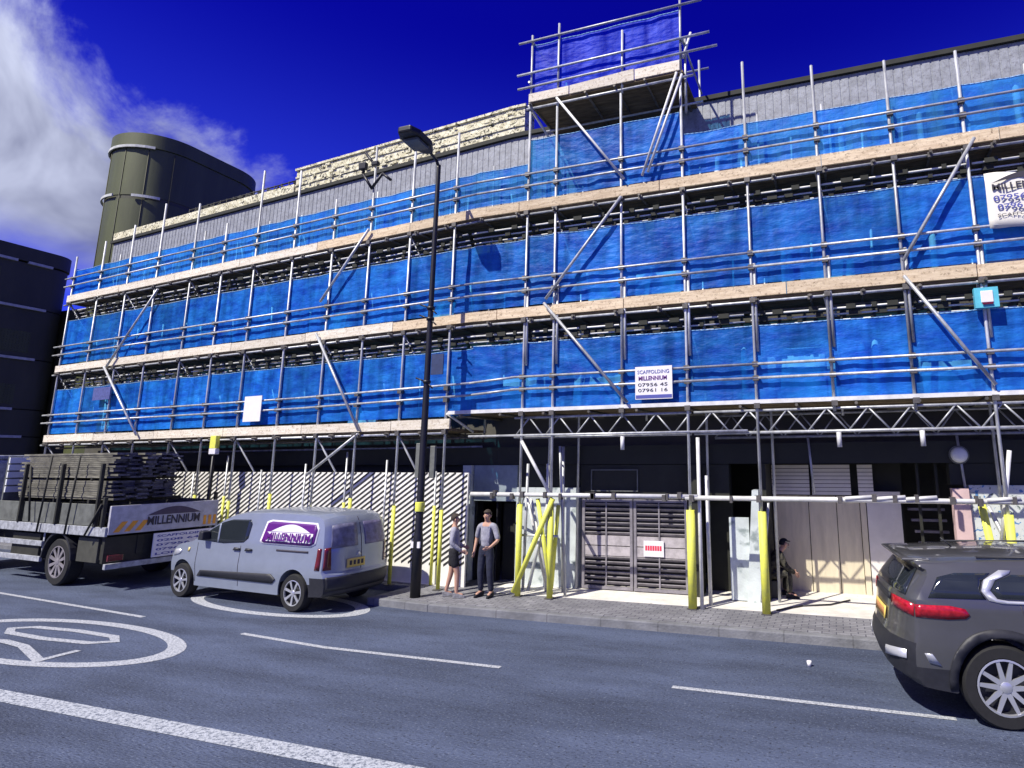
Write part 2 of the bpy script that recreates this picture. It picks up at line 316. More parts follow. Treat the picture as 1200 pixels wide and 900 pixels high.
def text_mesh(name, s, org, xd, ud, width, height, m, parent, world=False, thick=0.02, ext=0.004):
    cu = bpy.data.curves.new('txt', 'FONT'); cu.body = s; cu.extrude = 0.01; cu.offset = thick; cu.resolution_u = 3
    o = bpy.data.objects.new('txt', cu); COL.objects.link(o); dg = bpy.context.evaluated_depsgraph_get(); dg.update()
    me = bpy.data.meshes.new_from_object(o.evaluated_get(dg)); bpy.data.objects.remove(o)
    xs = [v.co.x for v in me.vertices]; ys = [v.co.y for v in me.vertices]
    x0, x1, y0, y1 = min(xs), max(xs), min(ys), max(ys)
    xd, ud = Vector(xd).normalized(), Vector(ud).normalized(); nd = xd.cross(ud)
    off = Vector(parent['base']) if world else Vector((0,0,0))
    for v in me.vertices:
        a = (v.co.x-x0)/(x1-x0)*width; b = (v.co.y-y0)/(y1-y0)*height; c = ext if v.co.z > 0 else 0.0
        v.co = (Vector(org)+xd*a+ud*b+nd*c-off)*U
    me.materials.clear(); me.materials.append(m)
    for p_ in me.polygons: p_.material_index = 0
    t = bpy.data.objects.new(name, me); COL.objects.link(t); t.parent = parent; return t

# ------------------------------------------------------------------ street frame: straight on the right, bent away by 5.8 degrees on the left, a bend added to follow distortion in the image
X0, YF, BEND = -6.237, 9.532, -0.1006
eL = Vector((math.cos(BEND), math.sin(BEND), 0)); nL = Vector((-math.sin(BEND), math.cos(BEND), 0)); nR = Vector((0, 1, 0))
nM = (nL+nR)/(1+nL.dot(nR)); O0 = Vector((X0, YF, 0))
def FP(s, off, z=0.0, side=None):
    if abs(s) < 1e-6 and side is None: return O0+nM*off+Vector((0,0,z))
    if s > 0 or side == 'R': return O0+Vector((s, off, z))
    return O0+eL*s+nL*off+Vector((0,0,z))
def cuts(s0, s1): return [s0, 0.0, s1] if s0 < 0 < s1 else [s0, s1]
def strip(mb, s0, s1, o0, o1, z0, z1, mi=0):
    c = cuts(s0, s1)
    for a, b in zip(c, c[1:]):
        mb.hexa([FP(a,o0,z0),FP(b,o0,z0),FP(b,o1,z0),FP(a,o1,z0),FP(a,o0,z1),FP(b,o0,z1),FP(b,o1,z1),FP(a,o1,z1)], mi)
def stube(mb, s0, s1, off, z0, r, z1=None, off1=None, mi=0, seg=8):
    z1 = z0 if z1 is None else z1; off1 = off if off1 is None else off1
    c = cuts(s0, s1) if s0 < s1 else [s0, s1]
    f = lambda s: (s-s0)/(s1-s0)
    for a, b in zip(c, c[1:]):
        mb.tube(FP(a, off+(off1-off)*f(a), z0+(z1-z0)*f(a)), FP(b, off+(off1-off)*f(b), z0+(z1-z0)*f(b)), r, seg, mi)
def flat(name, polys, z, m, label=None):
    mb = MB()
    for pl in polys: mb.face([(p[0], p[1], z) for p in pl])
    for f in mb.bm.faces:
        if f.normal.z < 0 or f.calc_center_median() is None: pass
    o = mb.build(name, m, recalc=False)
    bmn = bmesh.new(); bmn.from_mesh(o.data)
    for f in bmn.faces:
        f.normal_update()
        if f.normal.z < 0: f.normal_flip()
    bmn.to_mesh(o.data); bmn.free()
    return setp(o, kind='structure')

# ------------------------------------------------------------------ ground, road, pavement, markings
flat('ground', [[(-600,-600),(600,-600),(600,600),(-600,600)]], -0.03, earth)
flat('road', [[(-90,-40),(60,-40),(60,12),(-90,22)]], 0.0, asphalt)
KO = -0.89                              # kerb line, ahead of the scaffold face
LAY = -1.12                             # west of here the kerb steps back for the parked van and lorry
mb = MB()
strip(mb, LAY, 16, KO+0.14, 6, 0.0-0.02, 0.12); strip(mb, -24, LAY-0.001, 0.24, 6, -0.02, 0.12)
setp(mb.build('pavement', paving), kind='structure')
mb = MB()
strip(mb, LAY, 16, KO, KO+0.138, -0.02, 0.115); strip(mb, -24, LAY-0.14, 0.10, 0.238, -0.02, 0.115); strip(mb, LAY-0.14, LAY-0.002, KO, 0.238, -0.02, 0.115)
setp(mb.build('kerb', kerbm, bevel=0.015), kind='structure')
mb = MB(); c1 = []
strip(mb, 0.35, 16, 0.16, 5.5, 0.10, 0.124); strip(mb, -15, -0.5, 0.30, 0.8, 0.10, 0.124)
setp(mb.build('concrete_apron', concrete), kind='structure')
# dashed parking line
def fline(s0, s1, off, w): 
    c = cuts(s0, s1); return [[FP(a,off-w/2)[:2],FP(b,off-w/2)[:2],FP(b,off+w/2)[:2],FP(a,off+w/2)[:2]] for a, b in zip(c, c[1:])]
DO = 6.675-YF
dash = []
for a, b in ((-9.2, -3.38), (-1.95, 1.72), (3.95, 6.95), (-16.5,-11)): pass
DS = (-3.83, -1.49, 2.42, 4.47, 7.15)
for a, b in ((-13.5, DS[0]), (DS[1], DS[2]), (DS[3], DS[4]), (9.6, 12.6)): dash += fline(a, b, DO, 0.075)
flat('parking_bay_marking', dash, 0.004, paint_fresh)
flat('centre_line_marking', [[(-14,4.30),(-3.0,4.235),(-3.0,4.44),(-14,4.52)], [(-3.0,4.235),(-1.2,4.22),(-1.2,4.42),(-3.0,4.44)]], 0.004, paint)
def roundel(cx, cy_, rx, ry, w, rot, text=True):
    polys = []; n = 64
    for i in range(n):
        a, b = 2*math.pi*i/n, 2*math.pi*(i+1)/n; q = []
        for (t, k) in ((a,0),(b,0),(b,1),(a,1)):
            X, Y = (rx-k*w*1.9)*math.cos(t), (ry-k*w)*math.sin(t)
            q.append((cx+X*math.cos(rot)-Y*math.sin(rot), cy_+X*math.sin(rot)+Y*math.cos(rot)))
        polys.append(q)
    return polys
rp = roundel(-10.25, 5.84, 2.35, 0.86, 0.15, -0.03)
# the digits 2 and 0, stretched along the road; up is -x, right is +y
def digit(strokes, ox, oy, sx, sy, w):
    out = []
    for pl in strokes:
        P = [Vector((ox-p[1]*sx, oy+p[0]*sy)) for p in pl]; closed = (P[0]-P[-1]).length < 1e-4; n = len(P); Lf = []; Rt = []
        for i in range(n):
            d0 = (P[i]-P[i-1]).normalized() if i > 0 else ((P[-1]-P[-2]).normalized() if closed else None)
            d1 = (P[i+1]-P[i]).normalized() if i < n-1 else ((P[1]-P[0]).normalized() if closed else None)
            d0 = d0 or d1; d1 = d1 or d0; n0 = Vector((-d0.y, d0.x)); n1_ = Vector((-d1.y, d1.x)); mm = (n0+n1_); mm = mm/max(0.6, 1+n0.dot(n1_))
            Lf.append(P[i]+mm*w/2); Rt.append(P[i]-mm*w/2)
        for i in range(n-1): out.append([Lf[i][:], Lf[i+1][:], Rt[i+1][:], Rt[i][:]])
    return out
two = [[(0,0.78),(0.15,0.97),(0.5,1.0),(0.85,0.9),(0.95,0.7),(0.8,0.45),(0.1,0.03),(1.0,0.03)]]
zero = [[(0.5,0),(0.88,0.12),(1,0.5),(0.88,0.88),(0.5,1),(0.12,0.88),(0,0.5),(0.12,0.12),(0.5,0)]]
rp2 = digit(two, -9.25, 5.17, 2.2, 0.46, 0.11) + digit(zero, -9.3, 5.84, 2.2, 0.40, 0.11)
flat('speed_roundel_marking', rp, 0.004, paint_fresh)
flat('speed_number_marking', rp2, 0.006, paint_fresh)
flat('bay_roundel_marking', roundel(-9.15, 8.42, 2.0, 0.70, 0.15, -0.09), 0.004, paint_fresh)

# ------------------------------------------------------------------ the office building behind the scaffold
bld = root('office_building', FP(-3, 1.2, 0.12), 0, 'long three storey office building with cream stone parapet and grey cladding behind blue netting', 'building')
def part(name, fn, m, parent=bld, **k):
    mb = MB(); fn(mb); return mb.build(name, m, parent, world=True, **k)
part('upper_wall', lambda b: strip(b, -15.4, 11.5, 1.25, 9, 2.62, 9.2), render_wall)
part('roof', lambda b: strip(b, -15.5, 11.6, 1.12, 9.1, 9.27, 9.36), dark_wall)
def clad(b):
    s = -15.4
    while s < 11.5:
        if not (-0.14 < s < 0.02): strip(b, s, s+0.12, 1.176, 1.185, 7.3, 9.2)
        s += 0.15
    strip(b, -15.4, 11.5, 1.185, 1.249, 7.3, 9.265)
part('cladding', clad, cladding)
def stone_par(b):
    strip(b, -6.97, 0.32, 1.16, 1.6, 9.363, 9.96)
    # coping and ragged copings
    strip(b, -7.0, 0.36, 1.12, 1.65, 9.963, 10.02)
    for z in (9.52, 9.74): strip(b, -6.98, 0.33, 1.135, 1.158, z, z+0.045)
    for k in range(60):
        q = -6.9+rnd.random()*7.1; w = 0.05+rnd.random()*0.12
        if q < 0.03 and q+w > -0.03: continue
        z = 9.38+rnd.random()*0.5; strip(b, q, q+w, 1.12, 1.133, z, z+0.03+rnd.random()*0.05)
part('parapet', stone_par, stone)
def low_par(b):
    strip(b, -15.4, -7.02, 1.14, 1.5, 9.363, 9.60)
part('parapet', low_par, stone)
def roof_rail(b):
    for z in (9.70, 9.80): stube(b, -11.8, -7.1, 1.3, z, 0.018)
    for k in range(17): s = -11.8+k*0.29; stube(b, s, s+0.001, 1.3, 9.6, 0.016, 9.83)
    for k in range(40):
        s = -11.8+rnd.random()*4.6; stube(b, s, s+0.25, 1.3, 9.62+rnd.random()*0.16, 0.022, 9.62+rnd.random()*0.16)
part('roof_railing', roof_rail, chassis)
# windows in each storey
for (lz, zz0, zz1) in ((3, 3.35, 4.35), (5, 5.3, 6.3), (7, 7.28, 7.1)):
    if zz1 < zz0: continue
    k = 0; s = -14.6
    while s < 10.3:
        if not (s < 0 < s+1.5):
            mb = MB(); z0, z1 = zz0, zz1
            for (a, c, q, w) in ((s, s+1.45, z0, z0+0.06), (s, s+1.45, z1-0.06, z1), (s, s+0.06, z0+0.06, z1-0.06), (s+1.39, s+1.45, z0+0.06, z1-0.06), (s+0.68, s+0.74, z0+0.06, z1-0.06)):
                strip(mb, a, c, 1.20, 1.247, q, w)
            w_ = mb.build('window', frame_white, bld, world=True)
            mb = MB(); strip(mb, s+0.062, s+1.388, 1.225, 1.246, z0+0.062, z1-0.062)
            p_ = mb.build('pane', blind if rnd.random() < 0.7 else glassm, w_); 
            # child of the window: same frame
            for v in p_.data.vertices: v.co = v.co
            p_.location = (0,0,0)
            bo = Vector(bld['base'])*U
            for v in p_.data.vertices: v.co -= bo
        s += 2.05; k += 1
# ground floor
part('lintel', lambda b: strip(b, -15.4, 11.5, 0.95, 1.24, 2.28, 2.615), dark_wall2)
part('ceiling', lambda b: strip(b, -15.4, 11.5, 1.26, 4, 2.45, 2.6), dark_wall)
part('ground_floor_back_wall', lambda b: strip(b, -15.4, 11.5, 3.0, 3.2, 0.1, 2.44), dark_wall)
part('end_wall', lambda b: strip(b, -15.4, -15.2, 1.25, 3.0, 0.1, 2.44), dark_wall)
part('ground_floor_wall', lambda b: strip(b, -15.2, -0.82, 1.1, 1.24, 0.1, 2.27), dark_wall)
part('column', lambda b: strip(b, -0.80, -0.60, 0.86, 1.24, 0.12, 2.27), pale_wall)
part('fascia_panel', lambda b: strip(b, -0.58, 0.50, 0.93, 1.24, 1.60, 2.27), lintelm)
def doorway(b):
    strip(b, -0.58, -0.53, 1.0, 1.2, 0.12, 1.59); strip(b, 0.44, 0.49, 1.0, 1.2, 0.12, 1.59); strip(b, 0.0001, 0.03, 1.05, 1.2, 0.12, 1.59)
part('door_frame', doorway, black_paint)
part('door', lambda b: strip(b, 0.04, 0.43, 1.25, 1.29, 0.12, 1.55), dark_wall2)
def pil(b):
    strip(b, 0.52, 1.76, 0.88, 1.24, 0.12, 1.86)
part('pilaster', pil, pale_wall)
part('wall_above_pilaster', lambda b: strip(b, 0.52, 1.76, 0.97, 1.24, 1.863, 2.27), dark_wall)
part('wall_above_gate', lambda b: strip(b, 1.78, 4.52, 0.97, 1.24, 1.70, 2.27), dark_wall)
def wframe(b):
    for a in ((2.0,2.9,2.17,2.19),(2.0,2.9,1.80,1.82),(2.0,2.02,1.82,2.17),(2.88,2.9,1.82,2.17)): strip(b, a[0],a[1],0.945,0.968,a[2],a[3])
part('vent_frame', wframe, truck_side)
# louvred double gate
for (a, c) in ((1.86, 2.815), (2.835, 3.80)):
    mb = MB()
    strip(mb, a, a+0.05, 0.88, 0.93, 0.14, 1.67); strip(mb, c-0.05, c, 0.88, 0.93, 0.14, 1.67); strip(mb, a+0.05, c-0.05, 0.88, 0.93, 1.62, 1.67); strip(mb, a+0.05, c-0.05, 0.88, 0.93, 0.14, 0.19)
    z = 0.22
    while z < 1.6:
        if not (0.66 < z < 1.02): 
            mb.hexa([FP(a+0.05,0.93,z+0.0),FP(c-0.05,0.93,z+0.0),FP(c-0.05,0.945,z+0.01),FP(a+0.05,0.945,z+0.01),FP(a+0.05,0.885,z+0.045),FP(c-0.05,0.885,z+0.045),FP(c-0.05,0.90,z+0.055),FP(a+0.05,0.90,z+0.055)])
        z += 0.083
    strip(mb, a+0.45, a+0.475, 0.878, 0.883, 0.19, 1.62)
    g_ = mb.build('gate', gate_grey, bld, world=True)
    mb = MB(); strip(mb, a+0.052, c-0.052, 0.895, 0.92, 0.70, 0.86); strip(mb, a+0.052, c-0.052, 0.895, 0.92, 0.875, 1.04)
    q_ = mb.build('solid_panel', mat('gate_panel', (0.50,0.46,0.47), 0.7, var=0.35, vscale=6), g_); bo = Vector(bld['base'])*U
    for v in q_.data.vertices: v.co -= bo
part('gate_backing', lambda b: strip(b, 1.78, 3.85, 1.3, 1.34, 0.12, 1.7), black_paint)
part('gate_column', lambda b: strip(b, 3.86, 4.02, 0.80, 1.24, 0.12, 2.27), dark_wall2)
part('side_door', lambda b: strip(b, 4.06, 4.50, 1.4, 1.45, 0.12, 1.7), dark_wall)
part('pale_panel', lambda b: strip(b, 4.54, 4.86, 0.70, 0.74, 0.14, 1.42), pale_wall)
part('column', lambda b: b.prism([FP(4.80,0.62,0.12),FP(5.04,0.62,0.12),FP(5.04,0.62,1.86),FP(4.94,0.62,1.86)], (0,0.5,0)), pale_wall)
# recess with roller shutter and beige boarded doors
part('recess_side_wall', lambda b: strip(b, 5.06, 5.14, 0.9, 2.05, 0.12, 2.27), dark_wall)
def slats(b, a, c, z0, z1):
    z = z0
    while z < z1-0.02:
        strip(b, a, c, 1.72, 1.76, z, z+0.055); z += 0.065
for (a, c) in ((5.16, 5.80), (5.84, 6.48), (6.60, 6.84)):
    part('roller_shutter', lambda b: slats(b, a, c, 1.74, 2.26), beige_light)
for (a, c) in ((5.16, 5.76), (5.772, 6.22), (6.232, 6.60)):
    part('boarded_door', lambda b: strip(b, a, c, 1.78, 1.82, 0.12, 1.72), beige_door)
part('door_post', lambda b: strip(b, 6.61, 6.70, 1.74, 1.82, 0.12, 1.72), beige_door)
part('side_panel', lambda b: strip(b, 6.715, 7.25, 1.76, 1.82, 0.12, 1.80), beige_light)
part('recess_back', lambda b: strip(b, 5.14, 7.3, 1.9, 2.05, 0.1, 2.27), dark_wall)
def stairs(b):
    for k in range(9): strip(b, 7.62-k*0.03, 7.95, 1.1+k*0.12, 1.2+k*0.12, 0.12+k*0.17, 0.16+k*0.17)
part('stairs', stairs, gate_grey)
part('stair_posts', lambda b: [strip(b, s, s+0.04, 1.15, 1.2, 0.12, 2.27) for s in (7.45, 7.72)], dark_wall2)
part('pink_post', lambda b: strip(b, 7.90, 8.12, 0.84, 1.06, 0.12, 1.90), pinkm)
part('painted_wall', lambda b: strip(b, 8.14, 11.4, 0.92, 1.24, 0.12, 1.95), graff)
part('upper_grey_wall', lambda b: strip(b, 7.9, 11.4, 0.96, 1.24, 1.953, 2.27), dark_wall2)

# white hoarding on the left
hd = root('white_hoarding', FP(-8, 0.36, 0.12), 0, 'white painted hoarding with slanting dark stripes along the left ground floor behind the van', 'hoarding')
def hpanels(b):
    strip(b, -15.0, -0.26, 0.36, 0.40, 0.12, 2.14)
ho = part('panel', hpanels, white_board, hd)
def slant_stripes(b):
    s = -16.9
    while s < -0.35:
        # thin slanting dark strips laid on the panel face
        z0, z1 = 0.45, 2.12
        s1 = s+2.75
        a0 = s; zz0 = z0; a1 = s1; zz1 = z1
        if a1 > -0.28: f = (-0.28-a0)/(a1-a0); a1 = -0.28; zz1 = z0+(z1-z0)*f
        if a1-a0 > 0.05:
            w = 0.026
            b.hexa([FP(a0,0.354,zz0),FP(a1,0.354,zz1),FP(a1,0.359,zz1),FP(a0,0.359,zz0),FP(a0,0.354,zz0+w*1.6),FP(a1,0.354,zz1+w*1.6),FP(a1,0.359,zz1+w*1.6),FP(a0,0.359,zz0+w*1.6)])
        s += 0.17
part('dark_stripes', slant_stripes, dark_stripe, hd)
# ------------------------------------------------------------------ olive stair tower and dark block at the far left
tw = root('stair_tower', (-25.7, 17, 0), 0, 'tall olive green stair tower with rounded end rising behind the left end of the roof', 'tower')
def stad(b, cx, cy_, r, y2, z0, z1, n=28):
    pts = [(cx+r*math.cos(-math.pi*i/n), cy_+r*math.sin(-math.pi*i/n), z0) for i in range(n+1)]
    pts += [(cx+r*math.cos(math.pi-math.pi*i/n), y2+r*math.sin(math.pi-math.pi*i/n), z0) for i in range(n+1)]
    b.prism(pts, (0,0,z1-z0))
TX, TY, TR = -25.55, 15.9, 1.62
z = 0.0
for (a, c) in ((0, 5.2), (5.24, 8.75), (8.79, 12.28), (12.44, 14.40)):
    mb = MB(); stad(mb, TX, TY, TR, 17.9, a, c); mb.build('wall_section', olive, tw, world=True, smooth=30)
mb = MB(); stad(mb, TX, TY, TR+0.05, 17.95, 14.42, 14.98); mb.build('roof_cap', olive, tw, world=True, smooth=30)
mb = MB(); stad(mb, TX, TY, TR-0.02, 17.88, 12.281, 12.439); mb.build('joint_band', olive_dark, tw, world=True, smooth=30)
def ringarc(b, r, z0, z1, t0, t1, n=10):
    for i in range(n):
        a, c = t0+(t1-t0)*i/n, t0+(t1-t0)*(i+1)/n
        p = lambda t, rr, zz: (TX+rr*math.cos(t), TY+rr*math.sin(t), zz)
        b.hexa([p(a,r,z0),p(c,r,z0),p(c,r+0.05,z0),p(a,r+0.05,z0),p(a,r,z1),p(c,r,z1),p(c,r+0.05,z1),p(a,r+0.05,z1)])
for (z0, z1, t0, t1) in ((14.36,14.46,R(-150),R(-42)), (12.36,12.46,R(-150),R(-85)), (12.34,12.44,R(-60),R(-30))):
    mb = MB(); ringarc(mb, TR+0.052, z0, z1, t0, t1); mb.build('light_band', light_band, tw, world=True)
mb = MB()
for t in (-2.4, -1.9, -1.35, -0.85, -0.35): mb.tube((TX+(TR+0.01)*math.cos(t), TY+(TR+0.01)*math.sin(t), 5), (TX+(TR+0.01)*math.cos(t), TY+(TR+0.01)*math.sin(t), 14.35), 0.012)
mb.build('panel_joint', olive_dark, tw, world=True)

bk = root('dark_block', (-38, 10, 0), 0, 'dark green banded block with perforated vents at the far left edge', 'building')
bx = -34.2
def blk(b, z0, z1, g=0.0):
    pts = [(bx+g,-6,z0)] + [(bx-0.9+(0.9+g)*math.cos(t), 17.3+(0.9+g)*math.sin(t), z0) for t in [R(a) for a in range(0, 91, 10)]] + [(bx-12,18.2+g,z0),(bx-12,-6,z0)]
    b.prism(pts, (0,0,z1-z0))
zs = (0, 3.55, 4.75, 7.0, 9.3, 11.35)
for a, c in zip(zs, zs[1:]):
    mb = MB(); blk(mb, a+0.02, c-0.02); mb.build('storey_wall', olive_dark, bk, world=True, smooth=30)
mb = MB(); mb.prism([(-33.2,18.25,0.02),(-33.2,21.5,0.02),(-44,21.5,0.02),(-44,18.25,0.02)], (0,0,9.6)); mb.build('gap_cover', olive_dark, bk, world=True)  # low block added to cover the sky gap beside the building's left end
mb = MB(); blk(mb, 11.40, 12.05, 0.06); mb.build('roof_cap', olive_dark, bk, world=True, smooth=30)
for (z0, segs) in ((3.55, ((5,17.1),)), (4.75, ((10,13),(15.5,16.6))), (7.0, ((13.2,14.4),(14.7,17.1))), (9.3, ((5,17.2),)), (11.36, ((5,14.2),(14.9,15.9),(16.3,17.2)))):
    for (a, c) in segs:
        mb = MB(); mb.box(bx+0.001, bx+0.11, a, c, z0-0.06, z0+0.05); mb.build('light_band', light_band, bk, world=True)
for (y0, y1, z0, z1) in ((14.0, 15.4, 9.6, 10.9), (15.7, 16.8, 7.3, 8.2), (15.4, 16.6, 5.0, 5.8)):
    mb = MB(); mb.box(bx+0.0005, bx+0.012, y0-0.03, y1+0.03, z0-0.03, z1+0.03)
    zq = z0
    while zq < z1:
        yq = y0
        while yq < y1: mb.box(bx+0.001, bx+0.025, yq, yq+0.06, zq, zq+0.05); yq += 0.11
        zq += 0.11
    mb.build('perforated_vent', olive, bk, world=True)
for yq in (9.5, 12.2, 14.9):
    mb = MB(); mb.box(bx+0.001, bx+0.04, yq, yq+0.05, 0.1, 11.3); mb.build('panel_joint', olive_dark, bk, world=True)

# ------------------------------------------------------------------ scaffolding
sc = root('scaffolding', FP(-2, 0.5, 0.12), 0, 'three lift galvanised tube scaffold with boards and blue debris nets along the whole facade', 'scaffold')
LA, LB, LC = 6.985, 4.926, 2.954
sL = [-14.61,-13.18,-11.79,-10.45,-8.96,-7.72,-6.5,-5.17,-3.91,-2.82,-1.68,-0.54]
sR = [1.07,1.66,2.94,4.06,5.16,6.30,7.41,8.41,9.5]
tops = {-14.61:8.35,-13.18:8.6,-11.79:8.85,-10.45:9.23,-8.96:8.95,-7.72:8.2,-6.5:9.34,-5.17:9.06,-3.91:8.1,-2.82:9.12,-1.68:9.24,-0.54:8.9,1.07:9.0,1.66:9.0,2.94:9.0,4.06:9.0,5.16:9.12,6.30:8.79,7.41:8.62,8.41:8.55,9.5:8.6}
rail_z = lambda s: [LA+0.46, LA+0.70, LB+0.48, LB+0.72, (LC+0.52 if s < 0 else 3.60), (LC+0.74 if s < 0 else 3.82)]
TUB = 0.0235
legs = (1.07, 1.66, 4.06, 5.16, 8.41)
for s in sL+sR:
    z0 = 0.12 if s < 0 or s in legs else 3.05
    mb = MB(); j = lambda: (rnd.random()-0.5)*0.03
    a, c = s+j(), s+j()
    mid = (z0+tops[s])/2+j()
    mb.tube(FP(a,0,z0), FP(c,0,tops[s]), TUB)
    if s > 0: mb.tube(FP(a+0.055,0.01,LB-0.9), FP(a+0.055,0.01,LB+0.55), TUB)
    for z in rail_z(s)+[LA-0.07, LB-0.07, (LC if s < 0 else 3.24)-0.07]:
        p_ = FP(s, -0.02, z); mb.box(p_.x-0.045, p_.x+0.045, p_.y-0.04, p_.y+0.04, p_.z-0.04, p_.z+0.04, 1)
    if z0 < 1:
        p_ = FP(s, 0, 0.124); mb.box(p_.x-0.07, p_.x+0.07, p_.y-0.07, p_.y+0.07, p_.z+0.001, p_.z+0.012, 1)
    mb.build('standard', [steel, coupler], sc, world=True)
for s in sL+sR:
    mb = MB(); z0 = 0.12 if s < 0 or s in legs else 3.05
    off = 1.02 if s > 0 or True else 1.0
    if s < 0: mb.tube(FP(s+0.12,1.0,2.9), FP(s+0.12,1.0,8.1+rnd.random()*0.7), TUB)
    else: mb.tube(FP(s+0.12,0.82 if z0<1 else 1.0,z0), FP(s+0.12,1.0,8.1+rnd.random()*0.7), TUB)
    mb.build('inner_standard', steel, sc, world=True)
# short inner posts and stubs seen through the nets
for lz in (LC+0.25, LB, LA):
    for k in range(26):
        s = -14.1+k*0.94+rnd.random()*0.5
        if abs(s) < 0.15: continue
        mb = MB(); h = 0.75+rnd.random()*0.45 if lz < LA else 0.6+rnd.random()*0.3
        mb.tube(FP(s, 0.55+rnd.random()*0.3, lz+0.01), FP(s+0.01, 0.55, lz+h), 0.022); mb.build('inner_post', steel_white, sc, world=True)
# wrapped white vertical sleeves
for (s, z, h, o) in ((4.55,LA,0.95,0.7),(6.55,LA,1.02,0.5),(6.7,LA,0.92,0.55),(7.95,LA,1.05,0.75),(9.3,LA,1.1,0.5),(5.65,LB,0.85,0.5),(5.75,LB,0.8,0.5),(7.95,LB,0.98,0.7),(4.95,3.25,0.9,0.3),(6.75,3.25,0.85,0.3),(6.95,3.25,0.9,0.35),(1.3,LA,0.75,0.4),(1.5,LA,0.6,0.5),(0.9,LC+.3,0.7,0.3)):
    mb = MB(); mb.lathe([(0.045,0),(0.055,0.05),(0.055,h-0.1),(0.04,h-0.03),(0.01,h)], FP(s,o,z+0.01), seg=12); mb.build('wrapped_post', white_board, sc, world=True)
# guard rails in lengths
for idx, (zl, zr) in enumerate(((LA+0.46,)*2, (LA+0.70,)*2, (LB+0.48,)*2, (LB+0.72,)*2, (LC+0.52,3.60), (LC+0.74,3.82))):
    for (a, c) in ((-14.95,-9.6), (-9.7,-4.5), (-4.6,0.95), (0.85,5.3), (5.2,10.4)):
        z = zl if c < 1 else zr
        mb = MB(); mid = 0.0
        if a < 0 < c and idx >= 4: stube(mb, a, 0.0, -0.045, z, TUB*0.92, z+0.06); stube(mb, 0.0001, c, -0.045, z+0.06, TUB*0.92, zr)
        else: stube(mb, a, c, -0.045-(0.0 if int(a*7)%2 else 0.004), z, TUB*0.92)
        mb.build('guard_rail', steel, sc, world=True)
# toe boards
def toe(a, c, z, m, dz=0.175):
    mb = MB(); t = (rnd.random()-0.5)*0.02; strip(mb, a, c-0.015, -0.028, 0.012, z-0.01+t*0.3, z+dz+t)
    mb.build('toe_board', m, sc, world=True)
for lz in (LA, LB, LC):
    s = -14.75
    while s < (10.4 if lz != LC else -0.6):
        e_ = min(s+2.45+rnd.random()*0.3, 10.5 if lz != LC else -0.42)
        toe(s, e_, lz, cream_wood if e_ < (-2 if lz == LA else 0.5) else tan_wood); s = e_
# decks
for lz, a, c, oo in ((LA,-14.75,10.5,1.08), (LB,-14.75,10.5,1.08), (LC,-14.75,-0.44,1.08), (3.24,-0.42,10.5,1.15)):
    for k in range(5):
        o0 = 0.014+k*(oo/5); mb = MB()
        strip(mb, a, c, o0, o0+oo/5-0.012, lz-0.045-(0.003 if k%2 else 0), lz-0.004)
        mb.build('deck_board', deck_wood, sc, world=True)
# fan edge on the right, over the pavement
mb = MB(); strip(mb, -0.46, 10.5, -0.055, 0.010, 3.20, 3.262); mb.build('fan_edge', steel_white, sc, world=True)
mb = MB(); mb.tube(FP(-0.5,-0.03,3.22), FP(-0.34,0.55,2.9), 0.025); mb.build('fan_edge_tube', steel_white, sc, world=True)
# ledgers along and transoms across, under every deck
for lz in (LA, LB, LC):
    for (o, dz) in ((0.0,-0.09), (0.36,-0.17), (0.72,-0.15), (1.02,-0.09), (1.04,-0.32)):
        mb = MB(); c_ = 10.4 if lz != LC else -0.5
        stube(mb, -14.9, c_, o, lz+dz, 0.022); mb.build('ledger', steel if o in (0.0, 1.04) else dark_steel, sc, world=True)
for lz in (LA, LB):
    for (o, dz, rr_) in ((0.10,-0.27,0.017), (0.16,-0.36,0.015), (0.20,-0.44,0.015)):
        for (a, c) in ((-14.6,-7.4), (-7.3,-0.3), (-0.2,5.0), (5.1,10.4)):
            mb = MB(); stube(mb, a, c, o, lz+dz+(rnd.random()-0.5)*0.03, rr_)
            q = a+0.2
            while q < c-0.1:
                p_ = FP(q, o, lz+dz); w = 0.03+rnd.random()*0.06
                if abs(q) > 0.15: mb.box(p_.x-w, p_.x+w, p_.y-0.035, p_.y+0.02, p_.z-0.035, p_.z+0.04, 1)
                q += 0.22+rnd.random()*0.4
            mb.build('ledger', [steel_white, dark_wall], sc, world=True)
tcount = 0
for lz in (LA, LB, LC):
    s = -14.5
    while s < (10.4 if lz != LC else -0.5):
        if abs(s) > 0.06:
            mb = MB(); e_ = 0.07+rnd.random()*0.07; mb.tube(FP(s,-e_,lz-0.075), FP(s+0.03,1.12+rnd.random()*0.05,lz-0.075), 0.022)
            p_ = FP(s,-0.0,lz-0.085); mb.box(p_.x-0.035,p_.x+0.035,p_.y-0.045,p_.y-0.005,p_.z-0.05,p_.z+0.03,1)
            mb.build('transom', [dark_steel, coupler], sc, world=True); tcount += 1
        s += 0.72+rnd.random()*0.14
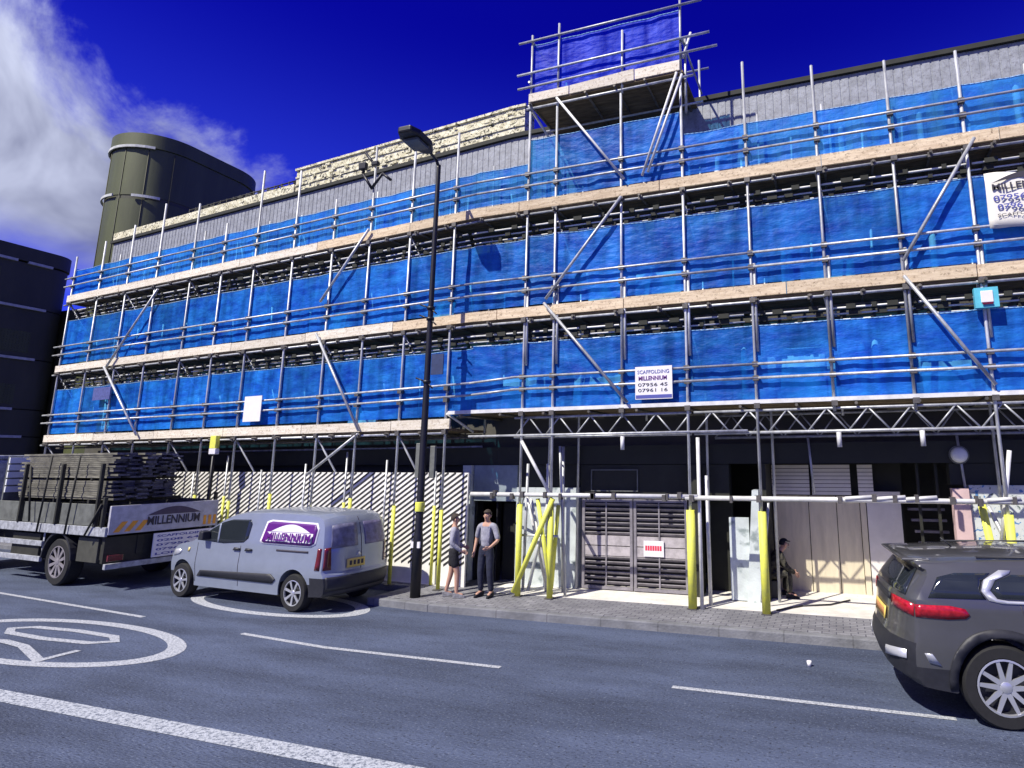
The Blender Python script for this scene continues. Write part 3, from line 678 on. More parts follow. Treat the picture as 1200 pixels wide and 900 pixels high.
# joists and beams under the fan
s = -0.2
while s < 10.4:
    mb = MB(); mb.tube(FP(s if abs(s)>0.01 else 0.02,-0.05,3.165), FP(s+0.05,1.2,3.165), 0.024); mb.build('joist', dark_steel, sc, world=True); s += 0.85
def truss(a, c, o, zt, zb, pitch):
    mb = MB(); stube(mb, a, c, o, zt, 0.022); stube(mb, a, c, o, zb, 0.024); s = a; up = True
    while s+pitch < c:
        stube(mb, s+0.0001, s+pitch, o+0.0, zb if up else zt, 0.014, zt if up else zb, seg=6); s += pitch; up = not up
    mb.build('lattice_beam', steel, sc, world=True)
truss(4.15, 10.4, 0.02, 3.10, 2.76, 0.29); truss(0.9, 4.1, 0.05, 3.10, 2.76, 0.29); truss(4.3, 10.4, 1.0, 3.10, 2.72, 0.29)
mb = MB(); stube(mb, 0.01, 5.0, -0.02, 2.79, 0.02); mb.build('beam_tube', steel, sc, world=True)
for (s) in (2.95, 6.33, 7.45):
    mb = MB(); mb.tube(FP(s,-0.03,2.52), FP(s,-0.03,2.74), 0.035); mb.build('hanging_stub', steel_white, sc, world=True)
for s in (5.9, 8.1):
    mb = MB(); mb.tube(FP(s,0.95,1.8), FP(s-0.05,0.95,2.7), 0.02); mb.build('hanging_tube', steel, sc, world=True)
# handrail over the pavement, doubled tubes with couplers
mb = MB(); stube(mb, 0.14, 4.2, -0.07, 1.785, 0.036); stube(mb, 4.0, 10.4, -0.075, 1.77, 0.036)
for k in range(26):
    s = 0.25+rnd.random()*8.6; p_ = FP(s, -0.08, 1.78+(rnd.random()-0.5)*0.05); w = 0.02+rnd.random()*0.015
    mb.box(p_.x-w, p_.x+w, p_.y-0.05, p_.y+0.04, p_.z-0.05, p_.z+0.05, 1)
for s in (6.35, 6.75, 7.15, 8.15): mb.tube(FP(s,-0.10,1.79), FP(s+0.4,-0.10,1.82), 0.028)
mb.build('handrail', [steel_white, coupler], sc, world=True)
# diagonal braces on the face
for (a, z0, c, z1) in ((8.51,7.02,7.40,5.24),(7.39,5.01,8.42,3.34),(2.97,6.93,1.53,5.19),(1.50,5.12,3.06,3.29),(-2.76,7.18,-4.04,5.74),(-4.08,5.05,-2.63,2.96),(-2.63,2.90,-3.97,2.11),(-10.11,6.78,-11.96,4.89),(-12.09,4.89,-10.16,3.04)):
    mb = MB(); mb.tube(FP(a,-0.10,z0), FP(c,-0.10,z1), TUB*1.15); mb.build('face_brace', steel, sc, world=True)
# ledger braces across the depth
for i, s in enumerate(sL+sR[1:]):
    for lz in (LA, LB, LC):
        if lz == LC and s > 0: continue
        if (i+int(lz)) % 2: continue
        mb = MB(); mb.tube(FP(s-0.05,0.02,lz-0.05), FP(s+0.28,0.98,lz-1.75), 0.022); mb.build('ledger_brace', steel, sc, world=True)
# nets, one sheet per bay
def net(a, c, z0, z1, off=0.035, parent=sc, m=None):
    mb = MB(); nx, nz = 14, 8; g = []
    sd = rnd.random()*50
    for i in range(nx+1):
        col_ = []
        for j in range(nz+1):
            s = a+(c-a)*i/nx; f = j/nz; z = z0+(z1-z0)*f
            sag = -0.025*math.sin(math.pi*i/nx)*f*(0.6+0.8*noise.noise(Vector((sd,0,0))))
            w = (0.022*noise.noise(Vector((s*2.5+sd, z*1.5, 0)))+0.016*noise.noise(Vector((s*6+z*4+sd, z*1.2, 3))))*math.sin(math.pi*min(1, i/nx+0.02))
            side = 'R' if a >= 0 else 'L'
            p_ = FP(s, off+w, z+sag, side if abs(s) < 1e-6 else None); col_.append(mb.bm.verts.new(p_))
        g.append(col_)
    for i in range(nx):
        for j in range(nz):
            f = mb.bm.faces.new((g[i][j], g[i+1][j], g[i+1][j+1], g[i][j+1])); f.smooth = True
    hem = [g[i][nz].co.copy() for i in range(nx+1)]
    for p_, q_ in zip(hem, hem[1:]): mb.tube(p_, q_, 0.009, 5, 1)
    mb.build('debris_net', [m or net_blue, net_hem], parent, world=True, recalc=False)
for (lz0, zt, rng) in ((LA+0.22, 7.93, 'all'), (LB+0.22, 6.41, 'all'), (None, None, 'C')):
    ss = [-14.66]+sL[1:]+[0.0]+sR
    for a, c in zip(ss, ss[1:]):
        if rng == 'C': z0, z1 = (LC+0.22, 4.41) if a < -0.5 else (3.26, 4.45)
        else: z0, z1 = lz0, zt+(0.05 if a > 0 else 0)
        if rng == 'all' and lz0 > 7 and 1.0 < a < 4.0: z1 = 8.42
        net(a, c, z0, z1)
# return net at the left end
mb = MB(); P0, P1 = FP(-14.66,0.04,7.2), FP(-14.66,1.1,7.2)
mb.face([P0, P1, P1+Vector((0,0,0.8)), P0+Vector((0,0,0.8))]); mb.build('debris_net', net_blue, sc, world=True, recalc=False)
# pale insulation sheets standing on the decks behind the nets
SH = mat('pale_sheet', (0.86, 0.90, 0.90), 0.7, var=0.15, vscale=3)
names = {LA: 'top', LB: 'middle', 3.24: 'lowest', LC: 'lowest'}
for i, (s, w, lz, h, where) in enumerate(((6.85,0.75,LA,0.36,'top deck at far right'),(-3.0,0.8,LA,0.42,'top deck left of the lamp post'),(2.0,0.85,LA,0.42,'top deck under the roof platform'),(-6.9,0.7,LA,0.4,'top deck far left of the lamp post'),
        (2.1,0.75,LB,0.72,'middle deck near the centre'),(3.0,0.85,LB,0.78,'middle deck beside the centre sheet'),(-1.6,0.7,LB,0.6,'middle deck just right of the lamp post'),(-4.6,0.6,LB,0.75,'middle deck left of the lamp post'),(-11.2,0.6,LB,0.5,'middle deck at the far left'),(5.9,0.85,LB,0.62,'middle deck toward the right'),
        (0.35,0.7,3.262,0.72,'lowest deck right of the lamp post'),(1.8,0.9,3.262,0.70,'lowest deck above the yellow braces'),(5.3,0.9,3.262,0.88,'lowest deck above the recess'),(6.0,0.35,3.262,0.92,'lowest deck, narrow, above the recess'),(7.6,0.7,3.262,0.55,'lowest deck at the right'),(-3.6,0.8,LC,0.55,'lowest deck left of the lamp post'))):
    o_ = 0.42+0.05*(i%3); mb = MB()
    mb.hexa([FP(s,o_,lz+0.003),FP(s+w,o_,lz+0.003),FP(s+w,o_+0.05,lz+0.003),FP(s,o_+0.05,lz+0.003),FP(s,o_+0.12,lz+h),FP(s+w,o_+0.12,lz+h),FP(s+w,o_+0.17,lz+h),FP(s,o_+0.17,lz+h)])
    setp(mb.build('insulation_sheet', SH), 'pale sheet behind the blue net on the '+where, 'sheet', 'pale sheets on the scaffold decks')
# yellow sleeves
def sleeve(s, off, z0, z1, r=0.05, ds=0.0):
    mb = MB(); mb.tube(FP(s,off,z0), FP(s+ds,off,z1), r, 10); mb.build('yellow_sleeve', yellow, sc, world=True)
for s in sL[4:]: sleeve(s, 0.0, 0.14, 1.45+rnd.random()*0.25, 0.034)
for s in (-8.3, -7.1, -5.9, -4.5, -3.3, -2.2, -0.95):
    mb = MB(); mb.tube(FP(s,0.27,0.124), FP(s,0.27,2.1+rnd.random()*0.5), 0.02); mb.build('inner_standard', steel, sc, world=True)
    if s in (-7.1, -3.3, -0.95): sleeve(s, 0.27, 0.13, 1.5+rnd.random()*0.2, 0.028)
sleeve(4.06, 0.0, 0.13, 1.58, 0.068); sleeve(5.16, 0.0, 0.13, 1.58, 0.062); sleeve(8.41, 0.0, 0.13, 1.6, 0.058); sleeve(1.07, 0.0, 0.13, 1.62, 0.05); sleeve(1.66, 0.0, 0.13, 1.62, 0.05)
mb = MB(); mb.tube(FP(8.12,0.1,1.75), FP(8.3,0.1,0.12), 0.05, 10); mb.build('yellow_sleeve', yellow, sc, world=True)
# pale timber box round the big leg
mb = MB(); mb.tube(FP(4.2,0.02,0.12), FP(4.2,0.02,2.7), 0.03); mb.tube(FP(4.28,0.3,0.12), FP(4.26,0.3,2.1), 0.03); mb.build('standard', steel_white, sc, world=True)
# cluster at the tower foot
for (a, o0, z0, c, o1, z1, r, m) in ((1.02,-0.06,0.2,1.72,-0.06,1.72,0.045,yellow),(1.42,-0.02,1.72,1.70,-0.02,0.2,0.035,yellow),(1.55,0.25,0.2,1.15,0.25,1.70,0.03,steel_white),
        (1.1,-0.05,2.69,1.66,-0.05,1.80,0.03,steel_white),(0.9,0.5,0.12,0.95,0.5,2.3,0.028,steel),(1.35,0.5,0.12,1.35,0.5,2.3,0.03,steel_white),(1.62,0.6,0.12,1.60,0.6,2.6,0.03,steel),
        (1.05,0.3,1.75,1.3,0.6,0.2,0.028,steel_white),(1.85,0.2,0.12,1.72,0.2,2.6,0.026,steel),(0.98,0.1,1.1,1.75,0.1,1.1,0.02,steel),(1.5,0.4,0.2,1.75,0.1,1.6,0.035,yellow),(1.2,0.12,0.2,1.45,0.3,1.6,0.03,steel),(8.3,0.05,1.2,8.52,0.05,2.45,0.03,steel_white),
        (8.75,0.1,0.2,8.2,0.1,1.7,0.03,steel),(5.25,0.1,1.7,5.05,0.4,0.2,0.022,steel),(0.55,0.86,1.2,1.05,0.2,1.78,0.02,steel)):
    mb = MB(); mb.tube(FP(a,o0,z0), FP(c,o1,z1), r); mb.build('foot_brace', m, sc, world=True)

# roof tower scaffold
tr = root('roof_scaffold_tower', FP(2.5, 0.8, 9.0), 0, 'raised scaffold loading platform with blue net standing above the middle of the roof', 'scaffold')
def tt(name, segs, m=steel, r=TUB):
    for sg in segs:
        mb = MB(); mb.tube(FP(*sg[0]), FP(*sg[1]), r); mb.build(name, m, tr, world=True)
tt('standard', [((1.09,0,9.0),(1.09,0,10.66)), ((1.66,0,9.0),(1.67,0,10.78)), ((2.96,0,9.0),(2.97,0,10.30)), ((4.07,0,9.0),(4.09,0,10.95)), ((4.14,0.06,8.4),(4.15,0.06,9.9)), ((1.1,1.6,8.6),(1.1,1.6,10.65)), ((1.5,1.6,9.2),(1.5,1.6,10.5)), ((4.1,1.6,8.6),(4.1,1.6,10.5))])
tt('guard_rail', [((0.82,-0.05,9.50),(4.75,-0.05,9.52)), ((0.80,-0.05,9.80),(4.62,-0.05,9.82)), ((0.82,-0.05,10.50),(4.5,-0.05,10.50)), ((1.06,-0.05,9.62),(1.06,1.7,9.62)), ((1.1,-0.05,10.5),(1.1,1.7,10.5)), ((4.12,-0.05,9.8),(4.12,1.7,9.8)), ((1.0,1.62,10.3),(4.3,1.62,10.3))], r=0.022)
tt('face_brace', [((1.68,-0.1,9.12),(3.02,-0.1,7.26)), ((4.02,-0.1,9.12),(3.36,-0.1,7.26)), ((4.12,-0.12,9.05),(3.47,-0.12,7.30)), ((1.04,0.0,9.15),(1.3,1.4,8.4)), ((4.12,0.0,9.45),(4.25,0.1,10.0))], steel_white)
for k in range(7):
    mb = MB(); strip(mb, 1.05, 4.12, -0.02+k*0.245, -0.02+k*0.245+0.235, 9.16-(0.003 if k%2 else 0), 9.20); mb.build('deck_board', deck_wood, tr, world=True)
mb = MB(); strip(mb, 1.06, 1.9, -0.045, -0.022, 9.19, 9.36); mb.build('toe_board', cream_wood, tr, world=True)
mb = MB(); mb.hexa([FP(1.92,-0.045,9.19),FP(3.2,-0.045,9.19),FP(3.2,-0.022,9.19),FP(1.92,-0.022,9.19),FP(1.92,-0.045,9.36),FP(3.2,-0.045,9.42),FP(3.2,-0.022,9.42),FP(1.92,-0.022,9.36)]); mb.build('toe_board', cream_wood, tr, world=True)
mb = MB(); strip(mb, 3.22, 4.06, -0.045, -0.022, 9.20, 9.40); mb.build('toe_board', cream_wood, tr, world=True)
for k in range(6):
    mb = MB(); mb.tube(FP(1.1+k*0.58,-0.1,9.12), FP(1.1+k*0.58,1.75,9.12), 0.022); mb.build('transom', dark_steel, tr, world=True)
for o in (0.0, 0.85, 1.65):
    mb = MB(); stube(mb, 1.0, 4.3, o, 9.07, 0.022); mb.build('ledger', steel, tr, world=True)
for (a, c) in ((1.1,1.66), (1.66,2.96), (2.96,4.07)): net(a, c, 9.38, 10.47, 0.04, tr, net_thin)
mb = MB(); P0, P1 = FP(1.12,0.05,9.25), FP(1.12,1.6,9.25); mb.face([P0, P1, P1+Vector((0,0,1.2)), P0+Vector((0,0,1.2))]); mb.build('debris_net', net_thin, tr, world=True, recalc=False)

# ------------------------------------------------------------------ signs fixed to the scaffold
def signboard(name, s0, s1, z0, z1, off, m, label, cat='sign', th=0.015):
    t = root(name, FP((s0+s1)/2, off, z0), 0, label, cat)
    mb = MB(); strip(mb, s0, s1, off-th, off, z0, z1); mb.build('board', m, t, world=True); return t
b1 = root('company_banner', FP(9.05,-0.06,5.62), 0, 'cream cloth company banner with telephone numbers tied to the netting at the right edge', 'banner')
mb = MB(); g = []
for i in range(13):
    g.append([mb.bm.verts.new(FP(8.58+i*0.085-0.0*j, -0.075+0.015*math.sin(i*1.3+j), 5.60+j*0.14+(0.02*math.sin(i) if j == 6 else 0)-0.004*i)) for j in range(7)])
for i in range(12):
    for j in range(6): mb.bm.faces.new((g[i][j], g[i+1][j], g[i+1][j+1], g[i][j+1])).smooth = True
o = mb.build('sheet', banner_m, b1, world=True, recalc=False); sm = o.modifiers.new('t', 'SOLIDIFY'); sm.thickness = 0.004
xr = (1,0,0); uz = (0,0,1)
text_mesh('lettering', 'MILLENNIUM', FP(8.66,-0.10,6.155), xr, uz, 0.86, 0.10, ink, b1, True, 0.02)
text_mesh('lettering', '07956 45', FP(8.66,-0.10,5.99), xr, uz, 0.62, 0.085, ink_blue, b1, True, 0.015)
text_mesh('lettering', '07961 16', FP(8.70,-0.10,5.855), xr, uz, 0.60, 0.085, ink_blue, b1, True, 0.015)
text_mesh('lettering', 'SCAFFOLDING', FP(8.69,-0.10,5.75), xr, uz, 0.66, 0.045, ink, b1, True, 0.0)
def arch(b, f, x0, x1, z0, h, th, n=16):
    for i in range(n):
        t0, t1 = i/n, (i+1)/n
        q = lambda t, k: f(x0+(x1-x0)*t, z0+h*math.sin(math.pi*t)*k)
        b.face([q(t0,1-th), q(t1,1-th), q(t1,1), q(t0,1)])
mb = MB(); arch(mb, lambda a, z: FP(a,-0.10,z), 8.66, 9.52, 6.27, 0.13, 0.6); mb.build('arch', ink, b1, world=True)
s2 = signboard('company_sign', 3.20, 3.83, 3.33, 3.87, -0.08, sign_white, 'white company sign board on the guard rails above the louvred gate')
text_mesh('lettering', 'SCAFFOLDING', FP(3.24,-0.096,3.75), xr, uz, 0.54, 0.06, ink_blue, s2, True, 0.0)
text_mesh('lettering', 'MILLENNIUM', FP(3.26,-0.096,3.64), xr, uz, 0.48, 0.07, purple, s2, True, 0.02)
text_mesh('lettering', '07956 45', FP(3.25,-0.096,3.54), xr, uz, 0.5, 0.055, ink, s2, True, 0.0)
text_mesh('lettering', '07961 16', FP(3.25,-0.096,3.45), xr, uz, 0.5, 0.055, ink, s2, True, 0.0)
mb = MB(); strip(mb, 3.21, 3.82, -0.099, -0.0955, 3.345, 3.40); mb.build('stripe', ink_blue, s2, world=True)
s3 = signboard('blank_sign', -6.17, -5.60, 3.24, 3.80, -0.09, sign_white, 'pale blank square sign board on the left netting above the hoarding')
s4 = signboard('faded_sign', -12.4, -11.6, 4.00, 4.33, -0.09, mat('faded_violet', (0.10,0.12,0.35), 0.7, var=0.4, vscale=14), 'faded violet sign strip high on the far left netting')
s5 = signboard('alarm_box', 8.27, 8.57, 4.43, 4.72, -0.05, turq, 'turquoise alarm box with white face clamped to a pole at right', 'alarm box', 0.09)
mb = MB(); strip(mb, 8.345, 8.50, -0.155, -0.141, 4.50, 4.67); mb.build('face_plate', sign_white, s5, world=True, bevel=0.01)
mb = MB(); strip(mb, 8.355, 8.49, -0.165, -0.156, 4.47, 4.50); mb.build('strobe', tail_dark, s5, world=True)
s6 = signboard('red_lettered_sign', 3.02, 3.38, 0.72, 0.98, 0.878, sign_white, 'small white sign with red lettering on the louvred gate')
mb = MB()
for k in range(7): strip(mb, 3.05+k*0.043, 3.05+k*0.043+0.033, 0.859, 0.862, 0.82, 0.90)
mb.build('red_lettering', red_ink, s6, world=True)
# dome wall light
dl = root('wall_light', FP(8.05,0.93,2.36), 0, 'round dome bulkhead light on the dark lintel above the stairs', 'light')
mb = MB(); mb.lathe([(0.14,0.0),(0.14,-0.03)], FP(8.05,0.947,2.40), 'Y', 20); mb.build('base', truck_side, dl, world=True)
mb = MB(); mb.lathe([(0.12,-0.0),(0.11,-0.05),(0.08,-0.08),(0.03,-0.095)], FP(8.05,0.916,2.40), 'Y', 20); mb.build('dome', frame_white, dl, world=True)
# forked floodlight bracket on a left pole
fl = root('floodlight_bracket', FP(-2.82,0,8.2), 0, 'forked black bracket with two lamps on top of a left scaffold pole', 'floodlight')
P = FP(-2.82,-0.05,8.12)
mb = MB()
for d in (((0,0,0),(-0.22,-0.05,0.35)), ((0,0,0.02),(0.30,-0.05,0.28)), ((0.30,-0.05,0.28),(0.52,-0.05,0.10)), ((-0.22,-0.05,0.35),(-0.2,-0.05,0.6)), ((0.08,-0.03,0.5),(-0.2,-0.05,0.85))):
    mb.tube(P+Vector(d[0]), P+Vector(d[1]), 0.03)
mb.build('arm', black_paint, fl, world=True)
mb = MB(); q = P+Vector((-0.2,-0.08,0.5)); mb.box(q.x-0.09,q.x+0.09,q.y-0.05,q.y+0.05,q.z-0.07,q.z+0.09); mb.build('lamp_head', black_paint, fl, world=True, bevel=0.02)
mb = MB(); q = P+Vector((0.12,-0.08,0.52)); mb.box(q.x-0.08,q.x+0.08,q.y-0.05,q.y+0.05,q.z-0.05,q.z+0.05); mb.build('lamp_head', black_paint, fl, world=True, bevel=0.02)

# ------------------------------------------------------------------ lamp post
LX, LY = -6.79, 8.99
lp = root('street_lamp', (LX, LY, 0.12), 0, 'tall black street lamp post on the kerb between the van and the two standing men', 'street lamp')
mb = MB(); mb.lathe([(0.085,0.0),(0.085,0.9),(0.075,1.0),(0.066,1.05),(0.05,4.5),(0.040,7.72),(0.040,7.78)], (0,0,0), seg=16); mb.build('post', black_paint, lp)
mb = MB(); mb.tube((0,0,7.75),(0,-0.08,7.85),0.03); mb.tube((0,-0.08,7.85),(0,-0.34,7.92),0.028); mb.build('arm', black_paint, lp)
mb = MB(); mb.prism([(-0.07,-0.28,7.86),(0.07,-0.28,7.86),(0.21,-0.50,7.87),(0.22,-0.85,7.90),(0.13,-1.02,7.92),(-0.13,-1.02,7.92),(-0.22,-0.85,7.90),(-0.21,-0.50,7.87)], (0,0,0.12))
mb.build('lantern', black_paint, lp, bevel=0.03)
mb = MB(); mb.prism([(-0.15,-0.52,7.82),(0.15,-0.52,7.82),(0.15,-0.84,7.85),(-0.15,-0.84,7.85)], (0,0,0.045)); mb.build('diffuser', lantern_glass, lp)
mb = MB(); mb.tube((0,-0.62,8.02),(0,-0.62,8.12),0.02); mb.build('photocell', plastic, lp)
mb = MB(); mb.lathe([(0.078,1.39),(0.08,1.40),(0.08,1.54),(0.078,1.55)], (0,0,0), seg=16); mb.build('yellow_band', yellow, lp)
mb = MB(); mb.box(-0.09,0.09,-0.075,-0.05,0.80,0.9); mb.build('number_tag', sign_white, lp)
for z in (4.75, 4.95, 3.6):
    mb = MB(); mb.lathe([(0.07,z),(0.07,z+0.05)], (0,0,0), seg=14); mb.tube((0,0,z+0.02),(-0.2,-0.05,z+0.1),0.014); mb.tube((0,0,z+0.02),(0.16,-0.05,z-0.1),0.014); mb.build('bracket', black_paint, lp)
mb = MB(); mb.box(0.07,0.32,0.0,0.02,3.75,4.12); mb.build('flag_sign', mat('dark_blue_sign', (0.03,0.05,0.14), 0.6, var=0.4), lp)
mb = MB(); mb.box(-0.20,-0.075,0.06,0.12,1.95,2.55); mb.box(0.09,0.20,0.06,0.12,1.95,2.50); mb.build('side_box', truck_side, lp, bevel=0.01)
# small yellow capped sign post near the lorry
yp = root('yellow_beacon_post', (-13.15, 10.05, 0.12), 0, 'thin dark post with a small yellow and white box on top above the lorry tail', 'sign post')
mb = MB(); mb.tube((0,0,0),(0,0,2.75),0.028); mb.build('post', black_paint, yp)
mb = MB(); mb.box(-0.09,0.09,-0.05,0.05,2.55,2.83); mb.build('yellow_box', yellow, yp, bevel=0.01)
mb = MB(); mb.box(-0.08,0.12,-0.06,0.04,2.42,2.545); mb.build('white_box', sign_white, yp, bevel=0.01)

# ------------------------------------------------------------------ vehicles
def shell(profile, hw, plan, crown, ys=(-0.97,-0.86,-0.6,-0.3,0,0.3,0.6,0.86,0.97), step=0.13):
    """profile: loop of (x,z). returns bmesh deformed by D"""
    bm = bmesh.new(); a = [bm.verts.new((x, -1, z)) for x, z in profile]
    f = bm.faces.new(a); bmesh.ops.recalc_face_normals(bm, faces=[f])
    r = bmesh.ops.extrude_face_region(bm, geom=[f]); 
    for v in [g for g in r['geom'] if isinstance(g, bmesh.types.BMVert)]: v.co.y = 1
    bmesh.ops.recalc_face_normals(bm, faces=bm.faces)
    def cut(co, no): bmesh.ops.bisect_plane(bm, geom=bm.verts[:]+bm.edges[:]+bm.faces[:], plane_co=co, plane_no=no, dist=1e-5)
    xs = [p[0] for p in profile]; zs_ = [p[1] for p in profile]
    x = min(xs)+step
    while x < max(xs)-0.02: cut((x,0,0),(1,0,0)); x += step
    z = min(zs_)+step*0.8
    while z < max(zs_)-0.01: cut((0,0,z),(0,0,1)); z += step*0.8
    for y in ys: cut((0,y,0),(0,1,0))
    return bm
class Car:
    def __init__(s, L2, hw, belt, top, crown=0.05, tumble=0.16, plan=0.05, endpull=0.10, bulge=0.02):
        s.L2, s.hw, s.belt, s.top, s.crown, s.tumble, s.plan, s.endpull, s.bulge = L2, hw, belt, top, crown, tumble, plan, endpull, bulge
    def D(s, x, y, z, off=0.0):
        t = max(0.0, (z-s.belt)/(s.top-s.belt)); ax = min(1.0, abs(x)/s.L2)
        w = s.hw*(1-s.tumble*t**1.4)*(1-s.plan*ax**6)
        lo = max(0.0, (0.55-z)/0.4); w *= 1-0.03*lo
        w += s.bulge*math.exp(-((z-0.62)/0.16)**2)*(1 if abs(y) > 0.9 else 0)
        X = x*(1-s.endpull*abs(y)**4*ax**6)
        Z = z-s.crown*abs(y)**5*max(0, min(1, (z-0.75)/0.5))
        return Vector((X, y*w+(off if y > 0 else -off), Z))
    def body(s, profile, mats, parent, name='body', matf=None):
        bm = shell(profile, s.hw, 0, 0)
        if matf:
            for f in bm.faces: f.material_index = matf(f.calc_center_median(), f.normal)
        for v in bm.verts: v.co = s.D(*v.co)
        mb = MB(); mb.bm.free(); mb.bm = bm
        return mb.build(name, mats, parent, smooth=38)
    def side(s, name, poly, side, mats, parent, off=0.006, th=0.006, smooth=60):
        """panel laid on the body side; poly of (x,z)"""
        bm = bmesh.new(); f = bm.faces.new([bm.verts.new((x, side, z)) for x, z in poly])
        xs = [p[0] for p in poly]; zs_ = [p[1] for p in poly]
        def cut(co, no): bmesh.ops.bisect_plane(bm, geom=bm.verts[:]+bm.edges[:]+bm.faces[:], plane_co=co, plane_no=no, dist=1e-5)
        x = min(xs)+0.1
        while x < max(xs)-0.01: cut((x,0,0),(1,0,0)); x += 0.1
        z = min(zs_)+0.08
        while z < max(zs_)-0.01: cut((0,0,z),(0,0,1)); z += 0.08
        for v in bm.verts: v.co = s.D(v.co.x, v.co.y, v.co.z, off)
        want = Vector((0, side, 0)); bm.normal_update()
        for f in bm.faces:
            if f.normal.dot(want) < 0: f.normal_flip()
        mb = MB(); mb.bm.free(); mb.bm = bm; o = mb.build(name, mats, parent, recalc=False, smooth=smooth)
        m_ = o.modifiers.new('t', 'SOLIDIFY'); m_.thickness = th; m_.offset = -1
        return o
    def end(s, name, poly, prof, mats, parent, off=0.008, sgn=-1):
        """panel on the rear/front; poly of (y in -1..1, z); prof: x as function of z"""
        bm = bmesh.new(); f = bm.faces.new([bm.verts.new((0, y, z)) for y, z in poly])
        ysx = [p[0] for p in poly]; zs_ = [p[1] for p in poly]
        def cut(co, no): bmesh.ops.bisect_plane(bm, geom=bm.verts[:]+bm.edges[:]+bm.faces[:], plane_co=co, plane_no=no, dist=1e-5)
        y = min(ysx)+0.12
        while y < max(ysx)-0.01: cut((0,y,0),(0,1,0)); y += 0.12
        z = min(zs_)+0.06
        while z < max(zs_)-0.01: cut((0,0,z),(0,0,1)); z += 0.06
        for v in bm.verts:
            v.co = s.D(prof(v.co.z), v.co.y, v.co.z)+Vector((sgn*off, 0, 0))
        bm.normal_update()
        for f in bm.faces:
            if f.normal.x*sgn < 0: f.normal_flip()
        mb = MB(); mb.bm.free(); mb.bm = bm; o = mb.build(name, mats, parent, recalc=False, smooth=60)
        m_ = o.modifiers.new('t', 'SOLIDIFY'); m_.thickness = 0.008; m_.offset = -1
        return o
def interp(pts):
    pts = sorted(pts)
    def f(z):
        if z <= pts[0][0]: return pts[0][1]
        for (a, xa), (b, xb) in zip(pts, pts[1:]):
            if z <= b: return xa+(xb-xa)*(z-a)/(b-a)
        return pts[-1][1]
    return f
def arc(cx, cz, r, a0, a1, n): return [(cx+r*math.cos(R(a0+(a1-a0)*i/n)), cz+r*math.sin(R(a0+(a1-a0)*i/n))) for i in range(n+1)]
def wheel(parent, x, y, r, w, side, spokes, double=False, name='wheel', rimmat=None):
    wr = bpy.data.objects.new(name, None)
    mb = MB(); y0, y1 = y-side*w/2, y+side*w/2      # y1 is the outer face
    k = side
    mb.lathe([(r*0.66,y0),(r*0.93,y0),(r,y0+k*0.03),(r,y1-k*0.03),(r*0.94,y1),(r*0.70,y1-k*0.0),(r*0.66,y1-k*0.02)], (x,0,r), 'Y', 36, caps=False)
    tyre = mb.build(name, rubber, parent, smooth=40)
    rr = r*0.68
    mb = MB(); mb.lathe([(rr*0.99,y1-k*0.015),(rr*0.99,y1-k*0.02),(rr*0.90,y1-k*0.02),(rr*0.88,y1-k*0.07),(0.03,y1-k*0.08)], (x,0,r), 'Y', 36, 1, caps=False)
    mb.lathe([(rr*1.0,y1+k*0.002),(rr*0.93,y1+k*0.004),(rr*0.92,y1-k*0.02),(rr*0.99,y1-k*0.025)], (x,0,r), 'Y', 36, 0, caps=False)
    for i in range(spokes):
        t = 2*math.pi*i/spokes+0.3
        for d in ((-0.11, 0.11) if double else (0,)):
            a = Vector((math.cos(t), 0, math.sin(t))); b = Vector((-math.sin(t), 0, math.cos(t)))
            c0 = Vector((x, y1-k*0.03, r))+a*rr*0.16+b*d*rr*0.6; c1 = Vector((x, y1-k*0.008, r))+a*rr*0.95+b*d*rr*2.2
            wd0, wd1 = rr*(0.10 if double else 0.07), rr*(0.065 if double else 0.11)
            dd = Vector((0, k*0.022, 0))
            mb.hexa([c0-b*wd0, c1-b*wd1, c1+b*wd1, c0+b*wd0, c0-b*wd0+dd, c1-b*wd1+dd*0.3, c1+b*wd1+dd*0.3, c0+b*wd0+dd])
    mb.lathe([(rr*0.2,y1-k*0.05),(rr*0.2,y1-k*0.004),(rr*0.12,y1+k*0.004)], (x,0,r), 'Y', 16, 0)
    rim = mb.build('rim', [rimmat or rimm, plastic], tyre, smooth=35)
    return tyre

# --- silver panel van, facing left
van = root('parked_van', (-9.62, 8.78, 0), math.pi+BEND*0.92, 'silver panel van with purple and white side panel parked at the kerb facing left', 'van')
VC = Car(2.06, 0.68, 0.95, 1.55, crown=0.05, tumble=0.13, plan=0.06, endpull=0.07)
rw, fw = -1.32, 1.57
prof = [(-2.02,0.26),(-2.08,0.30),(-2.10,0.42),(-2.08,0.58),(-2.03,0.62),(-2.02,0.95),(-1.99,1.15),(-1.93,1.36),(-1.85,1.47),(-1.70,1.52),(-1.2,1.545),(-0.5,1.55),(0.1,1.53),(0.42,1.48),(0.60,1.41),(1.0,1.20),(1.32,1.01),(1.40,0.98),(1.72,0.93),(1.92,0.86),(2.03,0.74),(2.07,0.60),(2.08,0.42),(2.06,0.30),(2.02,0.24)]
prof += [(fw+0.36,0.24)] + [p for p in arc(fw, 0.29, 0.365, -8, 188, 16)] + [(fw-0.37,0.23),(rw+0.37,0.23)] + [p for p in arc(rw, 0.29, 0.365, -8, 188, 16)] + [(rw-0.37,0.25)]
vbody = VC.body(prof, [silver, plastic], van, matf=lambda c, n: 1 if (c.z < 0.56 and c.x < rw-0.36) or (c.z < 0.40 and c.x > fw+0.3) or (abs(c.y) < 0.95 and c.z < 0.45 and abs(c.x) < 1.9) else 0)
rearx = interp([(0.26,-2.02),(0.42,-2.10),(0.58,-2.08),(0.62,-2.03),(0.95,-2.02),(1.15,-1.99),(1.36,-1.93),(1.47,-1.85),(1.52,-1.70)])
